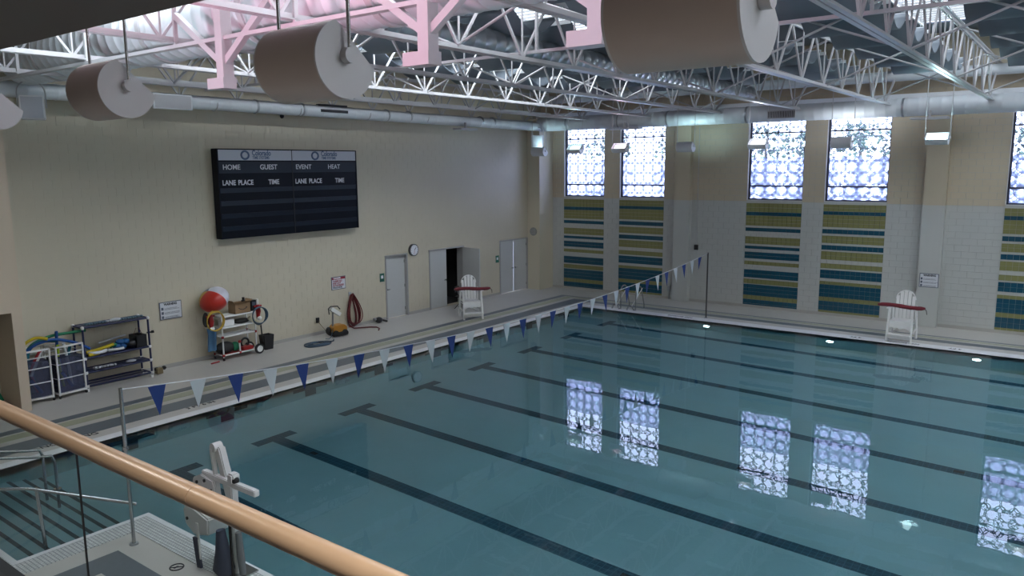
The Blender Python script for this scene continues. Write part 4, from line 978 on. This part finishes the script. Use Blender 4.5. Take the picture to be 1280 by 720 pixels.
t = thing('power_cord', 'thin pale cord drooping from the outlet to the pool cleaner', 'cord'); MB().tube([(.05, -12.1, .42), (.15, -12.05, .28), (.3, -12.0, .12), (.45, -12.02, .05)], .008, 6).build('cord', mat('tan_plastic', (.3, .25, .15)), t)
# ---- dark red hose hanging from a wall hook
t = thing('red_hose', 'long dark red hose hanging in loops from a wall hook', 'hose', (.12, -10.72, 0))
rm = mat('dark_red_hose', (.13, .012, .015), .45)
for k in range(9):
    hw = .13+.028*k; bot = .03+.014*k; top = 1.08; sh = random.uniform(-.05, .08); pts = []
    for q in range(32):
        a = 2*PI*q/32; c_ = math.cos(a); s_ = math.sin(a); u = (1-c_)/2     # u: 0 at the hook, 1 at the bottom
        pts.append((-.07+.016*k+.03*s_*(1 if k % 2 else -1), -.04+(.05+hw*u**.8)*s_+(sh+.04)*u, top-(top-bot)*u+.006*k*(1-u)))
    MB().tube(pts, .016, 6, closed=True).build('loop', rm, t)
MB().tube([(.08, -.3, .12), (.15, -.15, .03), (.30, .1, .025), (.42, .28, .025), (.62, .40, .025), (.85, .30, .025), (1.0, .12, .025)], .02, 8).build('loose_end', rm, t)
t = thing('hose_hook', 'small metal wall hook carrying the red hose', 'hook', (0, -10.76, 1.10)); MB().box(0, .02, -.05, .05, -.06, .06).build('plate', galv, t); MB().tube([(.0, 0, -.02), (.13, 0, -.02), (.15, 0, .05)], .014, 6).build('peg', galv, t)
t = thing('black_nozzle', 'black hose nozzle lump on the deck by the single door', 'nozzle', (.20, -9.72, 0))
MB().ellip((0, 0, .10), .12, .14, .10).build('body', black, t); MB().tube([(.05, .08, .1), (.1, .2, .05), (.12, .26, .03)], .035, 8).build('neck', black, t); MB().cyl((-.02, -.12, .14), (-.02, -.2, .14), .05, 10).build('cap', mat('vent_grey', (.25,)*3), t)

# ---- stair-bay handrails
t = thing('stair_handrail', 'stainless double handrail into the pool steps at the left', 'handrail', (0, 0, 0))
for x in (5.85, 5.40):
    MB().tube([(x, -24.6, .95), (x, -23.55, .93), (x, -22.35, .60), (x, -22.16, .56), (x, -22.12, .45), (x, -22.12, -.85)], .022, 10).build('rail', stainless, t)
MB().cyl((5.85, -22.12, -.02), (5.85, -22.12, 0.0), .06, 14).build('flange', stainless, t)
t = thing('stair_handrail', 'stainless handrail in front reaching to the flag pole corner', 'handrail', (0, 0, 0))
MB().tube([(7.1, -24.4, .93), (7.4, -23.7, .93), (7.72, -23.2, .85), (8.6, -22.2, .50)], .022, 10).build('rail', stainless, t)
MB().tube([(7.72, -23.1, .83), (7.72, -23.05, -.3)], .024, 10).build('post', stainless, t)
MB().cyl((7.40, -23.68, .92), (7.36, -23.78, .92), .03, 10).build('end_cap', pvc, t)

# ---- pool lift
lw = mat('lift_white', (.74, .75, .74), .35); seatm = mat('lift_seat_grey', (.045, .055, .09), .6)
pl = thing('pool_lift', 'white accessible pool lift with grey seat straps at the near edge', 'pool lift', (10.58, -21.95, 0))
MB().box(-.05, .05, -.05, .05, 0, 1.2).build('mast', lw, pl, bevel=.012)
MB().box(-.18, .18, -.18, .18, 0, .03).build('base_plate', stainless, pl)
MB().box(-.62, .52, -.04, .04, 1.17, 1.25).build('cross_arm', lw, pl, bevel=.01)
MB().box(-.02, .10, -.06, .06, 1.22, 1.36).build('pivot_block', lw, pl, bevel=.02); MB().ellip((.08, 0, 1.27), .05, .05, .05).build('knob', black, pl)
MB().beam((-.33, .06, 1.60), (.02, .06, .55), .13, .10, (0, 1, 0)).build('actuator', lw, pl, bevel=.015)
MB().beam((-.40, .0, 1.58), (-.30, .0, .85), .04, .05, (0, 1, 0)).build('strut', lw, pl)
MB().cyl((-.36, -.02, 1.60), (-.36, .10, 1.60), .06, 14).build('end_knuckle', lw, pl)
MB().prism([(-.86, .92), (-.80, 1.12), (-.62, 1.20), (-.35, 1.18), (-.28, 1.0), (-.36, .88), (-.70, .84)], 'y', -.06, .0).build('side_plate', lw, pl, bevel=.012)
for x, z in ((-.52, 1.14), (-.38, 1.04), (-.70, 1.08)): MB().cyl((x, -.075, z), (x, -.055, z), .022, 10).build('bolt', black, pl)
MB().prism([(-.86, .74), (-.70, .82), (-.28, .72), (-.30, .50), (-.62, .42), (-.82, .52)], 'y', -.2, .12).build('seat_shell', lw, pl, bevel=.02)
MB().cyl((-.75, -.215, .62), (-.75, -.2, .62), .022, 10).build('bolt', black, pl)
MB().beam((-.52, -.21, .62), (-.50, -.21, .25), .05, .015, (0, 1, 0)).build('strap', pvc, pl)
MB().beam((-.56, -.22, .42), (-.50, -.22, -.0+.02), .09, .03, (0, 1, 0)).build('strap', seatm, pl, label='dark grey strap')
MB().beam((-.46, -.24, .42), (-.44, -.24, .16), .02, .01, (0, 1, 0)).build('buckle', pvc, pl)
MB().tube([(-.10, -.14, .62), (-.08, -.14, .35), (-.07, -.14, .12), (-.07, -.14, .0)], .1, 12, rs=[.055, .09, .14, .06]).build('armrest_pad', seatm, pl, label='dark grey hanging pad')
MB().tube([(.10, -.02, .60), (.12, -.02, .25), (.14, -.02, .05)], .03, 8, rs=[.04, .05, .04]).build('footrest_arm', mat('grey_plastic', (.2,)*3), pl)

# ---- balcony guard rail: handrail, glass panes, shoe
gr = thing('guard_rail', 'glass balcony guard with tan round handrail at lower left', 'railing', (0, 0, 0))
GY, GZ = -26.18, 4.31
tanr = mat('tan_handrail', (.58, .40, .26), .33, noise=.05, nscale=14)
xs_ = [8.0, 11.2, 14.4, 17.22, 19.6, 23, 27]
for a, b_ in zip(xs_[:-1], xs_[1:]): MB().cyl((a+.001, GY, GZ), (b_-.001, GY, GZ), .027, 24).build('handrail', tanr, gr)
gx = [16.595+.762*k for k in range(-11, 12)]
for a, b_ in zip(gx[:-1], gx[1:]):
    MB().add([(a+.004, GY, 3.3), (b_-.004, GY, 3.3), (b_-.004, GY, GZ-.02), (a+.004, GY, GZ-.02)], [(0, 1, 2, 3)]).build('glass_pane', railglass, gr, norm=False)
    MB().box(a-.003, a+.003, GY-.002, GY+.002, 3.3, GZ-.022).build('pane_joint', black, gr)
MB().box(8, 27, GY-.04, GY+.04, 3.1, 3.68).build('base_shoe', black, gr)
